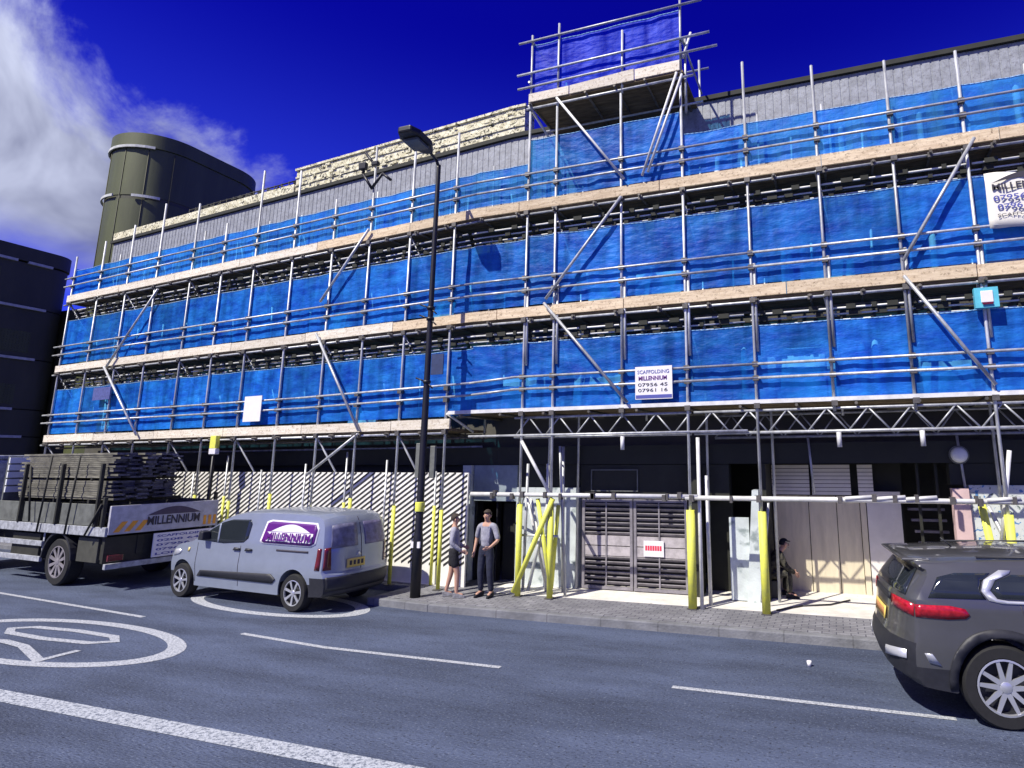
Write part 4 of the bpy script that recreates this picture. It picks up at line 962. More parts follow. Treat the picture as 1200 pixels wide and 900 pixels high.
frontx = interp([(1.48,0.42),(1.41,0.60),(1.20,1.0),(1.01,1.32),(0.98,1.40)])
for sd in (1, -1):
    VC.side('side_window', [(1.22,1.035),(1.12,1.11),(0.86,1.26),(0.62,1.37),(0.38,1.425),(-0.08,1.435),(-0.14,1.36),(-0.12,1.12),(-0.02,1.04),(0.5,1.0)], sd, glassm, van, 0.005)
    VC.side('quarter_light_bar', [(0.62,1.01),(0.66,1.01),(0.70,1.33),(0.66,1.35)], sd, silver, van, 0.010)
    VC.side('door_moulding', [(1.12,0.40),(-0.82,0.40),(-0.90,0.47),(-0.80,0.55),(1.02,0.50)], sd, plastic, van, 0.016, 0.016)
    for xx in (1.18, 0.03): VC.side('door_gap', [(xx,0.30),(xx+0.012,0.30),(xx+0.012,0.98),(xx,0.98)], sd, ink, van, 0.002, 0.002)
    VC.side('sliding_rail', [(-0.86,0.93),(-1.62,0.93),(-1.62,0.965),(-0.86,0.965)], sd, ink, van, 0.006)
    for xx in (0.20, -0.10): VC.side('door_handle', [(xx,0.89),(xx-0.16,0.89),(xx-0.17,0.93),(xx-0.03,0.945)], sd, plastic, van, 0.025, 0.025)
    VC.side('tail_lamp', [(-1.83,0.66),(-1.97,0.66),(-1.97,1.02),(-1.86,1.02)], sd, tail_dark, van, 0.008)
    VC.side('headlamp', [(1.94,0.70),(1.70,0.74),(1.64,0.80),(1.74,0.84),(1.92,0.82)], sd, chrome, van, 0.008)
    VC.side('indicator', [(1.46,0.80),(1.40,0.80),(1.39,0.88),(1.44,0.88)], sd, mat('amber_lens', (0.7,0.6,0.25), 0.3), van, 0.008)
# near side livery: purple panel with white name
vp = VC.side('livery_panel', [(-0.42,1.08),(-0.50,1.04),(-1.66,1.03),(-1.78,1.08),(-1.80,1.34),(-1.72,1.43),(-0.62,1.45),(-0.50,1.42)], 1, white_v, van, 0.006)
VC.side('livery_panel', [(-0.47,1.09),(-0.53,1.065),(-1.64,1.055),(-1.74,1.10),(-1.76,1.33),(-1.69,1.405),(-0.64,1.425),(-0.54,1.40)], 1, purple, van, 0.012)
VC.side('livery_panel', [(-0.52,1.09),(-0.56,1.065),(-1.64,1.06),(-1.72,1.10),(-1.74,1.33),(-1.68,1.40),(-0.64,1.42),(-0.54,1.39)], -1, purple, van, 0.012)
def on_side(x, z, off): return VC.D(x, 1, z, off)
mb = MB(); arch(mb, lambda a, z: on_side(a, z, 0.016), -0.66, -1.60, 1.27, 0.12, 1.0); mb.build('arch', white_v, van)
p0 = on_side(-0.60,1.115,0.020); p1 = on_side(-0.60,1.255,0.020)
mb = MB(); mb.face([on_side(-0.58,1.10,0.018), on_side(-1.68,1.10,0.018), on_side(-1.68,1.262,0.018), on_side(-0.58,1.262,0.018)]); mb.build('name_band', white_v, van)
t_ = text_mesh('lettering', 'MILLENNIUM', p0+Vector((-0.01,0.022,0)), (-1,0,0), (p1-p0).normalized(), 1.03, 0.13, purple, van, False, 0.03)
# rear doors
VC.end('rear_window', [(0.12,0.99),(0.86,0.99),(0.84,1.36),(0.12,1.36)], rearx, mat('rear_livery', (0.20,0.20,0.30), 0.4, var=0.5, vscale=9), van)
VC.end('rear_window', [(-0.12,0.99),(-0.86,0.99),(-0.84,1.36),(-0.12,1.36)], rearx, mat('rear_livery_b', (0.22,0.20,0.34), 0.4, var=0.5, vscale=9), van)
VC.end('door_seam', [(-0.008,0.62),(0.008,0.62),(0.008,1.45),(-0.008,1.45)], rearx, ink, van, 0.004)
for sd in (1,-1): VC.end('tail_lamp', [(sd*0.84,0.66),(sd*0.985,0.66),(sd*0.985,1.02),(sd*0.86,1.02)], rearx, tail_dark, van, 0.010)
VC.end('number_plate', [(0.46,0.66),(-0.10,0.66),(-0.10,0.80),(0.46,0.80)], rearx, plate_y, van, 0.02)
for k in range(4): VC.end('plate_character', [(0.38-k*0.12,0.695),(0.38-k*0.12-0.07,0.695),(0.38-k*0.12-0.07,0.765),(0.38-k*0.12,0.765)], rearx, ink, van, 0.024)
VC.end('rear_bumper', [(0.98,0.34),(-0.98,0.34),(-0.98,0.56),(0.98,0.56)], rearx, plastic, van, 0.025)
VC.end('emblem', [(0.16,0.84),(0.02,0.84),(0.09,0.90)], rearx, chrome, van, 0.014)
VC.end('windscreen', [(-0.9,1.03),(0.9,1.03),(0.84,1.40),(-0.84,1.40)], frontx, glassm, van, 0.012, 1)
for sd in (1,-1):
    mb = MB(); mb.prism([(1.02,sd*0.66,1.02),(0.88,sd*0.66,1.02),(0.88,sd*0.66,1.16),(0.98,sd*0.66,1.18)], (0,sd*0.15,0)); mb.build('wing_mirror', plastic, van, bevel=0.02)
for (xx, sd) in ((rw,1),(fw,1),(rw,-1),(fw,-1)): wheel(van, xx, sd*0.59, 0.29, 0.18, sd, 7)

# --- grey estate car at right, facing right
suv = root('parked_suv', (2.40, 7.45, 0), R(6), 'dark grey family car with red tail lamp parked at the right edge facing right', 'car')
SC = Car(2.10, 0.80, 1.06, 1.46, crown=0.06, tumble=0.20, plan=0.07, endpull=0.10, bulge=0.02)
rw, fw = -1.17, 1.16
prof = [(-1.82,0.30),(-1.93,0.36),(-1.98,0.50),(-1.97,0.62),(-1.93,0.70),(-1.90,0.90),(-1.88,1.06),(-1.80,1.18),(-1.66,1.38),(-1.66,1.44),(-1.74,1.475),(-1.72,1.495),(-1.4,1.53),(-0.8,1.555),(0.0,1.55),(0.45,1.50),(0.75,1.40),(1.15,1.16),(1.30,1.08),(1.7,1.0),(1.88,0.9),(1.96,0.7),(1.97,0.45),(1.9,0.28)]
prof += [(fw+0.42,0.27)] + arc(fw, 0.35, 0.42, -10, 190, 16) + [(fw-0.43,0.26),(rw+0.43,0.26)] + arc(rw, 0.35, 0.42, -10, 190, 16) + [(rw-0.43,0.27)]
def smat(c, n):
    if c.z < 0.46: return 1
    if c.x < -1.55 and c.z < 0.66 and abs(c.y) < 0.995: return 1
    for w_ in (rw, fw):
        pass
    return 0
prof = [((x-0.12 if x < -1.6 and z > 0.25 else x), (1.08+(z-1.08)*0.80 if z > 1.08 else z)) for x, z in prof]
SC.body(prof, [suvgrey, plastic], suv, matf=smat)
rearx2 = interp([(0.36,-2.05),(0.50,-2.10),(0.62,-2.09),(0.70,-2.05),(0.90,-2.02),(1.06,-2.00),(1.16,-1.92),(1.32,-1.78)])
for sd in (1, -1):
    SC.side('wheel_arch_trim', arc(rw,0.35,0.50,-6,186,20)+arc(rw,0.35,0.415,186,-6,20), sd, plastic, suv, 0.012, 0.012)
    SC.side('quarter_window', [(-1.820,1.120),(-1.680,1.312),(-1.500,1.352),(-1.180,1.360),(-1.270,1.288),(-1.300,1.208),(-1.260,1.128)], sd, glassm, suv, 0.004)
    SC.side('side_window', [(-1.160,1.136),(-1.210,1.216),(-1.150,1.296),(-1.000,1.352),(0.300,1.360),(0.620,1.280),(0.950,1.128)], sd, glassm, suv, 0.004)
    SC.side('chrome_trim', [(-1.130,1.096),(-1.240,1.120),(-1.290,1.208),(-1.250,1.304),(-1.100,1.388),(-1.000,1.388),(-1.020,1.360),(-1.150,1.304),(-1.215,1.216),(-1.170,1.140),(-1.080,1.124),(0.950,1.120),(0.950,1.096)], sd, chrome, suv, 0.010)
    SC.side('tail_lamp', [(-1.42,0.97),(-1.46,0.935),(-1.62,0.92),(-2.03,0.925),(-2.03,1.05),(-1.60,1.055),(-1.46,1.03)], sd, tail_red, suv, 0.010)
    SC.side('door_seam', [(-0.860,0.450),(-0.850,0.450),(-0.980,1.096),(-0.990,1.096)], sd, ink, suv, 0.002, 0.002)
    SC.side('sill_trim', [(-0.700,0.300),(0.700,0.300),(0.700,0.440),(-0.700,0.440)], sd, plastic, suv, 0.015)
    SC.side('rear_reflector', [(-1.740,0.500),(-1.880,0.520),(-1.940,0.600),(-1.840,0.600)], sd, chrome, suv, 0.010)
    SC.end('tail_lamp', [(sd*0.56,0.94),(sd*0.99,0.925),(sd*0.99,1.05),(sd*0.56,1.045)], rearx2, tail_red, suv, 0.012)
    SC.end('bumper_insert', [(sd*0.50,0.47),(sd*0.92,0.52),(sd*0.92,0.60),(sd*0.55,0.56)], rearx2, chrome, suv, 0.012)
SC.end('rear_window', [(-0.84,1.09),(0.84,1.09),(0.76,1.31),(-0.76,1.31)], rearx2, glassm, suv, 0.008)
SC.end('number_plate', [(-0.34,0.76),(0.34,0.76),(0.34,0.88),(-0.34,0.88)], rearx2, plate_y, suv, 0.016)
for k in range(6): SC.end('plate_character', [(-0.28+k*0.095,0.785),(-0.28+k*0.095+0.06,0.785),(-0.28+k*0.095+0.06,0.855),(-0.28+k*0.095,0.855)], rearx2, mat('plate_smear', (0.45,0.2,0.08), 0.6), suv, 0.020)
SC.end('tailgate_trim', [(-0.5,0.975),(0.5,0.975),(0.5,1.035),(-0.5,1.035)], rearx2, plastic, suv, 0.010)
for sd in (-1, 1):
    mb = MB(); mb.tube((-1.25,sd*0.60,1.425),(0.3,sd*0.60,1.447),0.012); mb.build('roof_rail', plastic, suv)
mb = MB(); mb.prism([(-1.66,-0.60,1.375),(-1.90,-0.54,1.37),(-1.90,0.54,1.37),(-1.66,0.60,1.375)], (0,0,0.02)); mb.build('spoiler', suvgrey, suv, bevel=0.006)
mb = MB(); mb.tube((-1.3,0,1.44),(-1.40,0,1.53),0.007); mb.build('aerial', plastic, suv)
for (xx, sd) in ((rw,1),(fw,1),(rw,-1),(fw,-1)): wheel(suv, xx, sd*0.70, 0.35, 0.20, sd, 5, True)

# --- flatbed lorry
lor = root('flatbed_lorry', (-12.9, 9.03, 0), math.pi+BEND, 'white and grey flatbed scaffolders lorry stacked with boards behind the van', 'lorry')
def lbox(name, b, m, bevel=0.008, parent=lor):
    mb = MB()
    for q in (b if isinstance(b[0], (tuple, list)) else [b]): mb.box(*q)
    return mb.build(name, m, parent, bevel=bevel)
lbox('bed', (0.03,5.4,-0.98,0.98,1.02,1.10), chassis)
lbox('side_rave', [(0.0,5.4,0.985,1.03,1.0,1.17),(0.0,5.4,-1.03,-0.985,1.0,1.17)], truck_white)
for (a, c) in ((0.42,1.75),(1.82,3.2),(3.27,5.3)):
    lbox('drop_side', (a,c,0.95,0.985,1.175,1.58), truck_side)
    lbox('drop_side', (a,c,-0.985,-0.95,1.175,1.58), truck_side)
lbox('chassis', [(0.1,6.9,-0.42,-0.3,0.62,0.98),(0.1,6.9,0.3,0.42,0.62,0.98),(0.15,1.1,-0.9,0.9,0.55,0.98),(0.12,0.2,-0.95,0.95,0.5,0.98)], chassis)
lbox('side_locker', (2.5,3.6,0.55,0.93,0.45,0.95), chassis)
lbox('locker', (0.35,1.05,0.5,0.94,0.50,0.95), mat('locker_panel', (0.07,0.07,0.055), 0.6, var=0.3))
lbox('side_guard', [(2.3,4.3,0.94,0.98,0.72,0.82),(2.3,4.3,0.94,0.98,0.42,0.52),(2.3,2.36,0.93,0.94,0.42,0.98)], truck_white)
lbox('under_run_bar', [(0.0,0.08,-0.95,0.95,0.40,0.50)], truck_white)
lbox('number_board', (-0.02,0.01,-0.95,0.20,0.52,0.98), sign_white)
for k in range(5): text_mesh('small_print', ['SCAFFOLDING','0208 64','07956 45','07961 16','LONDON'][k], (-0.022,0.14,0.90-k*0.085), (0,-1,0), (0,0,1), 0.95-0.15*(k%2), 0.045, ink_blue, lor)
lbox('tail_board', (-0.03,0.03,-0.99,0.99,1.03,1.56), mat('tail_board_white', (0.50,0.50,0.56), 0.6, var=0.3, vscale=7))
text_mesh('lettering', 'MILLENNIUM', (-0.036,0.36,1.15), (0,-1,0), (0,0,1), 0.98, 0.17, ink, lor, False, 0.02)
mb = MB(); arch(mb, lambda a, z: Vector((-0.036,a,z)), 0.38, -0.64, 1.34, 0.15, 1.0); mb.build('arch', mat('faded_purple', (0.07,0.05,0.10), 0.6, var=0.3), lor)
for (y0) in (0.92, 0.74, 0.56, -0.70, -0.80, -0.90):
    w = 0.10 if y0 > 0 else 0.06; sk = 0.13 if y0 > 0 else 0.0
    mb = MB(); mb.face([(-0.034,y0,1.07),(-0.034,y0-w,1.07),(-0.034,y0-w-sk,1.26),(-0.034,y0-sk,1.26)]); mb.build('chevron', orange, lor)
lbox('tail_lamps', [(-0.05,-0.01,0.70,0.95,0.55,0.66),(-0.05,-0.01,-0.95,-0.72,0.40,0.5)], tail_dark)
# stake posts and rack
for xx in (0.12, 0.36, 1.78, 3.23, 4.6):
    lbox('stake_post', [(xx,xx+0.06,0.99,1.05,1.17,2.35 if xx > 0.3 else 1.72)], chassis)
    lbox('stake_post', [(xx,xx+0.06,-1.05,-0.99,1.17,2.3 if xx > 0.3 else 1.72)], chassis)
for (a, c) in (((3.0,1.07,2.3),(2.7,1.07,1.2)), ((0.15,1.07,1.6),(0.6,1.07,1.0)), ((1.3,1.07,1.0),(1.15,1.07,2.5)), ((2.2,1.07,2.52),(2.35,1.07,1.0))):
    mb = MB(); mb.tube(a, c, 0.018); mb.build('ratchet_strap', chassis, lor)
lbox('head_board', [(4.15,4.2,-0.98,0.98,1.75+k*0.155,1.75+k*0.155+0.125) for k in range(5)], frame_white, 0.003)
lbox('head_board_frame', (4.2,4.26,-0.98,0.98,1.1,2.52), truck_side)
lbox('cab', [(5.55,7.3,-0.98,0.98,0.75,2.45)], truck_white, 0.08)
lbox('cab_window', [(6.2,7.0,0.982,0.99,1.6,2.2)], glassm)
mb = MB()
for k, zz in enumerate((2.5,)): mb.prism([(5.6,0.9,2.46),(5.6,-0.9,2.46),(6.8,-0.9,2.46),(6.8,0.9,2.46)], (0,0,0.1))
mb.build('roof_deflector', truck_white, lor, bevel=0.03)
mb = MB()
for i in range(14):
    t0, t1 = R(5+170*i/14), R(5+170*(i+1)/14); c_ = (1.69, 0.46); r0, r1 = 0.53, 0.57
    P_ = lambda t, r, y: (c_[0]+r*math.cos(t), y, c_[1]+r*math.sin(t))
    mb.hexa([P_(t0,r0,0.55),P_(t1,r0,0.55),P_(t1,r0,0.99),P_(t0,r0,0.99),P_(t0,r1,0.55),P_(t1,r1,0.55),P_(t1,r1,0.99),P_(t0,r1,0.99)])
mb.build('mudguard', plastic, lor)
for (xx, sd) in ((1.69,1),(1.69,-1),(5.9,1),(5.9,-1)): wheel(lor, xx, sd*0.82, 0.45, 0.26, sd, 10, rimmat=gate_grey)

# stacked boards on the lorry: every board a thing
def loc2w(x, y): 
    a = math.pi+BEND; c, s_ = math.cos(a), math.sin(a); return (-12.9+x*c-y*s_, 9.03+x*s_+y*c)
def make_board(L, m1=stack_wood, m2=stack_end):
    mb = MB(); mb.box(-L/2,L/2,-0.1,0.1,0,0.036)
    for f in mb.bm.faces:
        f.normal_update()
        if abs(f.calc_center_median().x) > L/2-0.01: f.material_index = 1
    me = mb.build('scaffold_board', [m1, m2], None, at=(0,0,0)); return me
protoL = [make_board(3.55), make_board(3.2)]
first = [True, True]
def place_board(k, x, y, z, rz=0.0, cc=0, lay=0):
    if first[k]: o = protoL[k]; first[k] = False
    else: o = protoL[k].copy(); COL.objects.link(o)
    wx, wy = loc2w(x, y); o.location = (wx*U, wy*U, z*U); o.rotation_euler = (0, 0, math.pi+BEND+rz)
    up = z > 2.05
    row = ('nearest the road', 'second from the road', 'third from the road', 'third from the hoarding', 'second from the hoarding', 'nearest the hoarding')[cc]
    st = 'upper' if up else 'lower'
    setp(o, f'weathered plank, layer {lay+1} of the {st} lorry stack, row {row}', 'board', f'{st} stack of planks on the lorry')
for j in range(9):
    for c_ in range(6):
        place_board((j+c_)%2, 2.25+(rnd.random()-0.5)*0.22-(0.30 if c_ < 3 else 0), 0.84-c_*0.225+(rnd.random()-0.5)*0.02, 1.66+j*0.0405, (rnd.random()-0.5)*0.008, c_, j)
for j in range(12):
    for c_ in range(6):
        place_board((j+c_+1)%2, 2.2+(rnd.random()-0.5)*0.22-(0.30 if c_ < 3 else 0), 0.84-c_*0.225+(rnd.random()-0.5)*0.02, 2.075+j*0.0405, (rnd.random()-0.5)*0.008, c_, j)
bt = None
for (zb, nm) in ((1.58,'lower'), (2.03,'upper')):
    for k, xx in enumerate((0.9, 2.2, 3.5)):
        mb = MB(); mb.box(-0.03,0.03,-0.72,0.95,0,0.042 if zb > 2 else 0.075); o = mb.build('timber_bearer', chassis, None, at=(0,0,0)); wx, wy = loc2w(xx, 0); o.location = (wx*U, wy*U, (zb+0.0)*U); o.rotation_euler = (0,0,math.pi+BEND)
        setp(o, f'dark timber bearer under the {nm} stack of planks, ' + ('nearest the tail','at the middle','nearest the cab')[k], 'timber')

# ------------------------------------------------------------------ people
def skinmesh(name, verts, edges, radii, m, parent, sub=2, k=1.0, rootv=0):
    me = bpy.data.meshes.new(name); me.from_pydata([Vector(v)*k for v in verts], edges, [])
    o = bpy.data.objects.new(name, me); COL.objects.link(o)
    md = o.modifiers.new('s', 'SKIN'); md.use_smooth_shade = True
    sv = me.skin_vertices[0].data
    for i, r in enumerate(radii):
        rx, ry = (r if isinstance(r, tuple) else (r, r)); sv[i].radius = (rx*k, ry*k); sv[i].use_root = (i == rootv)
    s2_ = o.modifiers.new('u', 'SUBSURF'); s2_.levels = sub; s2_.render_levels = sub
    dg = bpy.context.evaluated_depsgraph_get(); dg.update()
    me2 = bpy.data.meshes.new_from_object(o.evaluated_get(dg)); bpy.data.objects.remove(o)
    me2.materials.clear(); me2.materials.append(m)
    for p_ in me2.polygons: p_.use_smooth = True; p_.material_index = 0
    n_ = bpy.data.objects.new(name, me2); COL.objects.link(n_)
    if parent: n_.parent = parent
    return n_
def join_into(a, b):
    bm = bmesh.new(); bm.from_mesh(a.data); bm.from_mesh(b.data); bm.to_mesh(a.data); bm.free(); bpy.data.objects.remove(b)
def person(loc, face, k, J, label, top, bottom, sleeves='long', shorts=False, hat=False, bare_head=True, vest=None):
    """J: joints in metres for a 1.75 m figure, x right, y forward, z up"""
    rt = root('person', loc, face, label, 'person')
    Jn = list(J); idx = {n: i for i, n in enumerate(Jn)}; V_ = [J[n] for n in Jn]
    rad = dict(pelvis=(0.125,0.10), waist=(0.11,0.085), chest=(0.135,0.10), neckb=(0.075,0.065), neck=0.052, jaw=0.062, skull=(0.078,0.092), crown=0.05,
               shl=0.058, shr=0.058, ell=0.043, elr=0.043, wrl=0.028, wrr=0.028, hal=(0.038,0.018), har=(0.038,0.018),
               hil=0.092, hir=0.092, knl=0.062, knr=0.062, anl=0.040, anr=0.040, tol=0.036, tor=0.036)
    E_ = [('pelvis','waist'),('waist','chest'),('chest','neckb'),('neckb','neck'),('neck','jaw'),('jaw','skull'),('skull','crown'),
          ('neckb','shl'),('shl','ell'),('ell','wrl'),('wrl','hal'),('neckb','shr'),('shr','elr'),('elr','wrr'),('wrr','har'),
          ('pelvis','hil'),('hil','knl'),('knl','anl'),('anl','tol'),('pelvis','hir'),('hir','knr'),('knr','anr'),('anr','tor')]
    kk = k*U
    b = skinmesh('body', V_, [(idx[a], idx[c]) for a, c in E_], [rad[n] for n in Jn], skin, rt, 2, kk, idx['pelvis'])
    for sd in ('l', 'r'):
        w, h = Vector(J['wr'+sd]), Vector(J['ha'+sd]); d = (h-w).normalized(); lat = d.cross(Vector((1,0,0)) if abs(d.x) < 0.8 else Vector((0,0,1))).normalized()
        inw = lat.cross(d)
        for i, (o_, ln) in enumerate(((-0.028,0.062),(-0.010,0.075),(0.010,0.070),(0.027,0.055))):
            p_ = h+lat*o_; m_ = p_+d*ln*0.55+inw*0.008; e_ = p_+d*ln*0.95+inw*0.028
            f = skinmesh('f', [p_-d*0.02, m_, e_], [(0,1),(1,2)], [0.0095,0.0088,0.007], skin, None, 1, kk); join_into(b, f)
        p_ = w+d*0.03-lat*0.02; f = skinmesh('f', [p_, p_-lat*0.028+d*0.03, p_-lat*0.032+d*0.065+inw*0.015], [(0,1),(1,2)], [0.012,0.0105,0.008], skin, None, 1, kk); join_into(b, f)
    # nose and ears on the same mesh
    sk, jw = Vector(J['skull']), Vector(J['jaw']); fy = Vector(J.get('_f', (0,1,0)))
    return rt, b
def clothes(rt, J, names, edges, radii, m, k, name):
    J2 = {n: J[n] for n in names}; idx = {n: i for i, n in enumerate(names)}
    return skinmesh(name, [J[n] for n in names], [(idx[a], idx[c]) for a, c in edges], radii, m, rt, 2, k*U, 0)
def head_bits(rt, body, J, k, hair=True, cap=False, f=(0,1,0)):
    kk = k; sk = Vector(J['skull'])*k; fv = Vector(f).normalized(); side = fv.cross(Vector((0,0,1)))
    mb = MB()
    mb.lathe([(0.001,-0.02*k),(0.016*k,-0.012*k),(0.010*k,0.02*k),(0.001,0.03*k)], sk+fv*0.092*k-Vector((0,0,0.025*k)), 'Z', 8)
    for s_ in (-1,1): mb.lathe([(0.001,-0.03*k),(0.014*k,-0.02*k),(0.018*k,0.01*k),(0.001,0.03*k)], sk+side*0.080*k*s_-Vector((0,0,0.02*k)), 'Z', 8)
    q_ = mb.build('nose', skin, rt, smooth=60); join_into(body, q_)
    mb = MB()
    for s_ in (-1,1):
        c = sk+fv*0.086*k+side*0.031*k*s_+Vector((0,0,0.004*k)); mb.lathe([(0.001,-0.008*k),(0.011*k,0),(0.001,0.008*k)], c, 'Z', 8)
    c = sk+fv*0.082*k-Vector((0,0,0.068*k)); mb.box(c.x-0.02*k,c.x+0.02*k,c.y-0.006*k,c.y+0.006*k,c.z-0.004*k,c.z+0.004*k)
    mb.build('eyes_and_mouth', hairm, rt)
    if hair or cap:
        bm = bmesh.new(); bmesh.ops.create_uvsphere(bm, u_segments=18, v_segments=12, radius=1)
        for v in bm.verts:
            co = v.co.copy(); fr = co.dot(fv)
            zlim = -0.30 if fr < 0.1 else 0.42
            if co.z < zlim: co.z = zlim
            v.co = Vector((co.x*0.088*k, co.y*0.104*k, co.z*0.105*k+0.018*k))+sk-fv*0.006*k
        mb = MB(); mb.bm.free(); mb.bm = bm
        if cap:
            c = sk+fv*0.12*k+Vector((0,0,0.05*k)); mb.prism([c+side*0.06*k, c-side*0.06*k, c-side*0.05*k-fv*0.06*k, c+side*0.05*k-fv*0.06*k], (0,0,0.012*k))
        mb.build('cap' if cap else 'hair', cloth_black if cap else hairm, rt, smooth=60)
def shoes(rt, J, k, m):
    for sd in ('l','r'):
        a, t = Vector(J['an'+sd])*k, Vector(J['to'+sd])*k; d = (t-a); d.z = 0; d.normalize(); w = d.cross(Vector((0,0,1)))
        zb = min(a.z, t.z)-0.045*k
        mb = MB(); P_ = []
        for (u_, ww, h) in ((-0.07,0.032,0.10),(0.0,0.042,0.11),(0.09,0.048,0.075),(0.17,0.040,0.05),(0.205,0.02,0.035)):
            c = a+d*u_*k; c.z = zb; P_.append([c+w*ww*k, c-w*ww*k, c-w*ww*0.8*k+Vector((0,0,h*k)), c+w*ww*0.8*k+Vector((0,0,h*k))])
        for A, B in zip(P_, P_[1:]):
            mb.hexa([A[0],A[1],B[1],B[0],A[3],A[2],B[2],B[3]])
        bmesh.ops.remove_doubles(mb.bm, verts=mb.bm.verts, dist=1e-5)
        mb.build('shoe', m, rt, smooth=50, bevel=0.006*k)
stand = dict(pelvis=(0,0,0.95), waist=(0,0.01,1.10), chest=(0,0.0,1.28), neckb=(0,-0.01,1.45), neck=(0,0.0,1.52), jaw=(0,0.025,1.58), skull=(0,0.015,1.65), crown=(0,0.0,1.70),
    shl=(-0.18,0,1.42), ell=(-0.25,-0.03,1.15), wrl=(-0.24,0.10,0.93), hal=(-0.22,0.14,0.86), shr=(0.18,0,1.42), elr=(0.27,-0.04,1.16), wrr=(0.26,0.06,0.93), har=(0.25,0.09,0.85),
    hil=(-0.09,0,0.90), knl=(-0.11,0.03,0.50), anl=(-0.13,-0.02,0.09), tol=(-0.15,0.13,0.045), hir=(0.09,0,0.90), knr=(0.11,0.03,0.50), anr=(0.12,-0.02,0.09), tor=(0.14,0.13,0.045))
TOPN = ['chest','waist','pelvis','neckb','shl','ell','wrl','shr','elr','wrr']
TOPE = [('chest','waist'),('waist','pelvis'),('chest','neckb'),('neckb','shl'),('shl','ell'),('ell','wrl'),('neckb','shr'),('shr','elr'),('elr','wrr')]
LEGN = ['pelvis','waist','hil','knl','anl','hir','knr','anr']; LEGE = [('pelvis','waist'),('pelvis','hil'),('hil','knl'),('knl','anl'),('pelvis','hir'),('hir','knr'),('knr','anr')]
# man facing the camera
k2 = 0.80
J = dict(stand); J.update(wrl=(-0.20,0.20,1.02), hal=(-0.14,0.25,0.99), ell=(-0.28,0.02,1.14))
pr, br_ = person((-5.68, 9.36, 0.124), math.pi, k2, J, 'man facing the road in pale shirt, open dark gilet and dark trousers', None, None)
clothes(pr, J, ['chest','waist','pelvis','neckb','shl','ell','shr','elr'], [e for e in TOPE if 'wr' not in e[0]+e[1]], [(0.155,0.12),(0.135,0.105),(0.14,0.115),(0.085,0.075),0.072,0.056,0.072,0.056], cloth_white, k2, 'shirt')
J3 = dict(J); J3['chestl'] = (-0.10,0.0,1.28); J3['waistl'] = (-0.11,0.01,1.02); J3['chestr'] = (0.10,0.0,1.28); J3['waistr'] = (0.11,0.01,1.02); J3['nl'] = (-0.08,-0.01,1.46); J3['nr'] = (0.08,-0.01,1.46); J3['bk'] = (0,-0.06,1.28); J3['bkw'] = (0,-0.06,1.02)
clothes(pr, J3, ['bk','chestl','waistl','chestr','waistr','bkw','nl','nr'], [('bk','chestl'),('chestl','waistl'),('bk','chestr'),('chestr','waistr'),('bk','bkw'),('chestl','nl'),('chestr','nr')], [0.09,0.088,0.085,0.088,0.085,0.09,0.05,0.05], cloth_navy, k2, 'gilet')
clothes(pr, J, LEGN, LEGE, [(0.14,0.115),(0.12,0.10),0.105,0.078,0.060,0.105,0.078,0.060], cloth_navy, k2, 'trousers')
head_bits(pr, br_, J, k2); shoes(pr, J, k2, cloth_black)
# man seen from the side in shorts
J = dict(stand); J.update(knr=(0.10,0.10,0.51), anr=(0.12,0.10,0.09), tor=(0.13,0.25,0.045), knl=(-0.10,-0.04,0.50), anl=(-0.12,-0.14,0.10), tol=(-0.13,0.0,0.045), wrl=(-0.22,0.20,1.02), hal=(-0.20,0.27,1.0), wrr=(0.24,0.18,0.98), har=(0.22,0.25,0.95), chest=(0,0.03,1.28), waist=(0,0.02,1.10))
k1 = 0.765
ps, bs_ = person((-6.20, 9.17, 0.124), R(-60), k1, J, 'man turned sideways in a pale top, dark shorts and bare calves beside the lamp post', None, None)
clothes(ps, J, TOPN, TOPE, [(0.155,0.12),(0.14,0.11),(0.15,0.125),(0.085,0.075),0.072,0.056,0.042,0.072,0.056,0.042], cloth_white, k1, 'sweatshirt')
Jm = dict(J); Jm['mkl'] = tuple((Vector(J['hil'])*0.25+Vector(J['knl'])*0.75)); Jm['mkr'] = tuple((Vector(J['hir'])*0.25+Vector(J['knr'])*0.75))
clothes(ps, Jm, ['pelvis','waist','hil','mkl','hir','mkr'], [('pelvis','waist'),('pelvis','hil'),('hil','mkl'),('pelvis','hir'),('hir','mkr')], [(0.145,0.12),(0.125,0.105),0.11,0.10,0.11,0.10], cloth_black, k1, 'shorts')
clothes(ps, J, ['knl','anl'], [], [0.01,0.01], cloth_white, k1, 'socks') if False else None
head_bits(ps, bs_, J, k1); shoes(ps, J, k1, trainer)
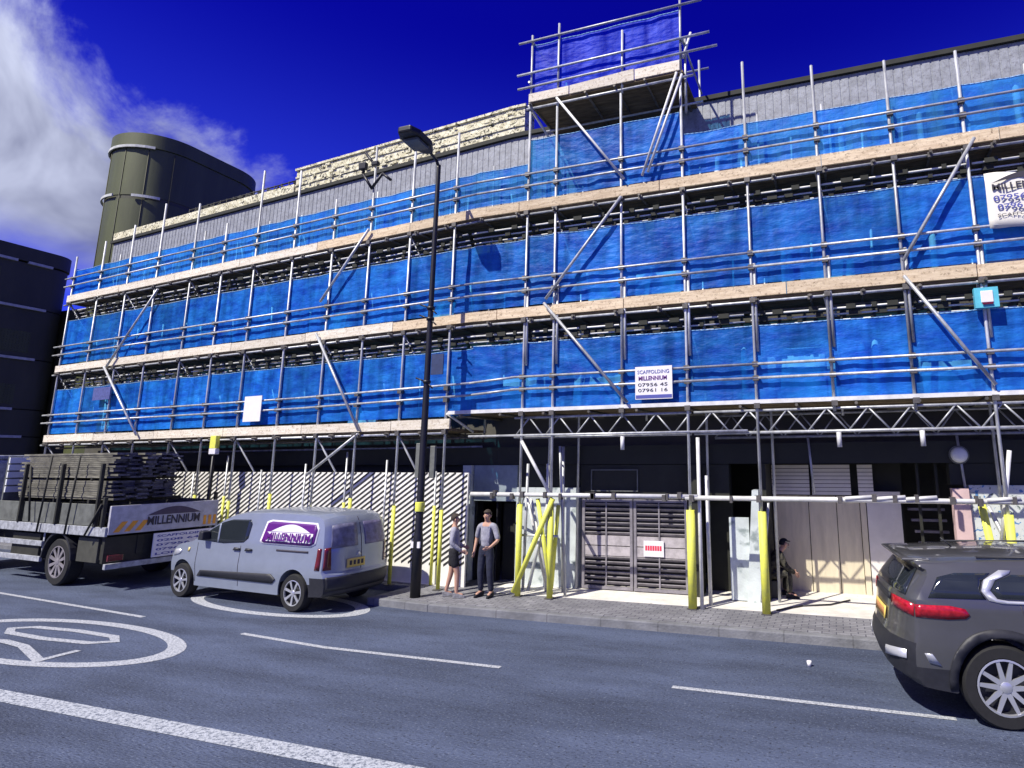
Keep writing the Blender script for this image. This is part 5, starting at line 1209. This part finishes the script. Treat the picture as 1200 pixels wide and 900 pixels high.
# person crouching on an upturned crate in the recess
kc = 0.78
J = dict(pelvis=(0,0,0.46), waist=(0,0.06,0.60), chest=(0,0.17,0.76), neckb=(0,0.26,0.90), neck=(0,0.30,0.96), jaw=(0,0.36,1.0), skull=(0,0.37,1.07), crown=(0,0.36,1.12),
    shl=(-0.18,0.24,0.87), ell=(-0.24,0.34,0.62), wrl=(-0.14,0.52,0.52), hal=(-0.09,0.58,0.47), shr=(0.18,0.24,0.87), elr=(0.24,0.36,0.62), wrr=(0.14,0.54,0.50), har=(0.09,0.59,0.45),
    hil=(-0.09,0.02,0.45), knl=(-0.17,0.42,0.50), anl=(-0.17,0.38,0.09), tol=(-0.19,0.53,0.045), hir=(0.09,0.02,0.45), knr=(0.17,0.42,0.50), anr=(0.17,0.40,0.09), tor=(0.19,0.55,0.045))
pc, bc_ = person((-1.16, 10.72, 0.124), R(-75), kc, J, 'person in mottled dark clothes and black cap sitting hunched in the right hand recess', None, None)
clothes(pc, J, TOPN, TOPE, [(0.165,0.13),(0.15,0.12),(0.155,0.13),(0.09,0.08),0.078,0.06,0.046,0.078,0.06,0.046], cloth_camo, kc, 'jacket')
clothes(pc, J, LEGN, LEGE, [(0.145,0.12),(0.13,0.11),0.11,0.082,0.060,0.11,0.082,0.060], cloth_camo, kc, 'trousers')
head_bits(pc, bc_, J, kc, cap=True); shoes(pc, J, kc, cloth_black)
cr_ = root('crate', (-1.16, 10.72, 0.124), R(-75), 'dark plastic crate the hunched person sits on in the recess', 'crate')
mb = MB()
for a in ((-0.15,-0.12,-0.14,0.14,0,0.255),(0.12,0.15,-0.14,0.14,0,0.255),(-0.119,0.119,-0.14,-0.115,0,0.255),(-0.119,0.119,0.115,0.14,0,0.255)): mb.box(*a)
mb.build('side_walls', plastic, cr_); mb = MB(); mb.box(-0.15,0.15,-0.14,0.14,0.257,0.27); mb.build('top', plastic, cr_)

# small litter on the road
lt = MB(); lt.lathe([(0.02,0),(0.028,0.06)], (-0.42,7.77,0.0), seg=10)
setp(lt.build('paper_cup', sign_white), 'small crushed white paper cup lying on the asphalt near the grey car', 'litter')
# a few loose tubes and cable on the recess floor
lt = MB(); pts = [(-0.95,9.75),(-0.6,10.15),(-0.2,10.35),(0.1,10.75)]
for a, b in zip(pts, pts[1:]): lt.tube((*a,0.14),(*b,0.14),0.012)
setp(lt.build('cable', plastic), 'black cable lying across the pale concrete in front of the beige doors', 'cable')
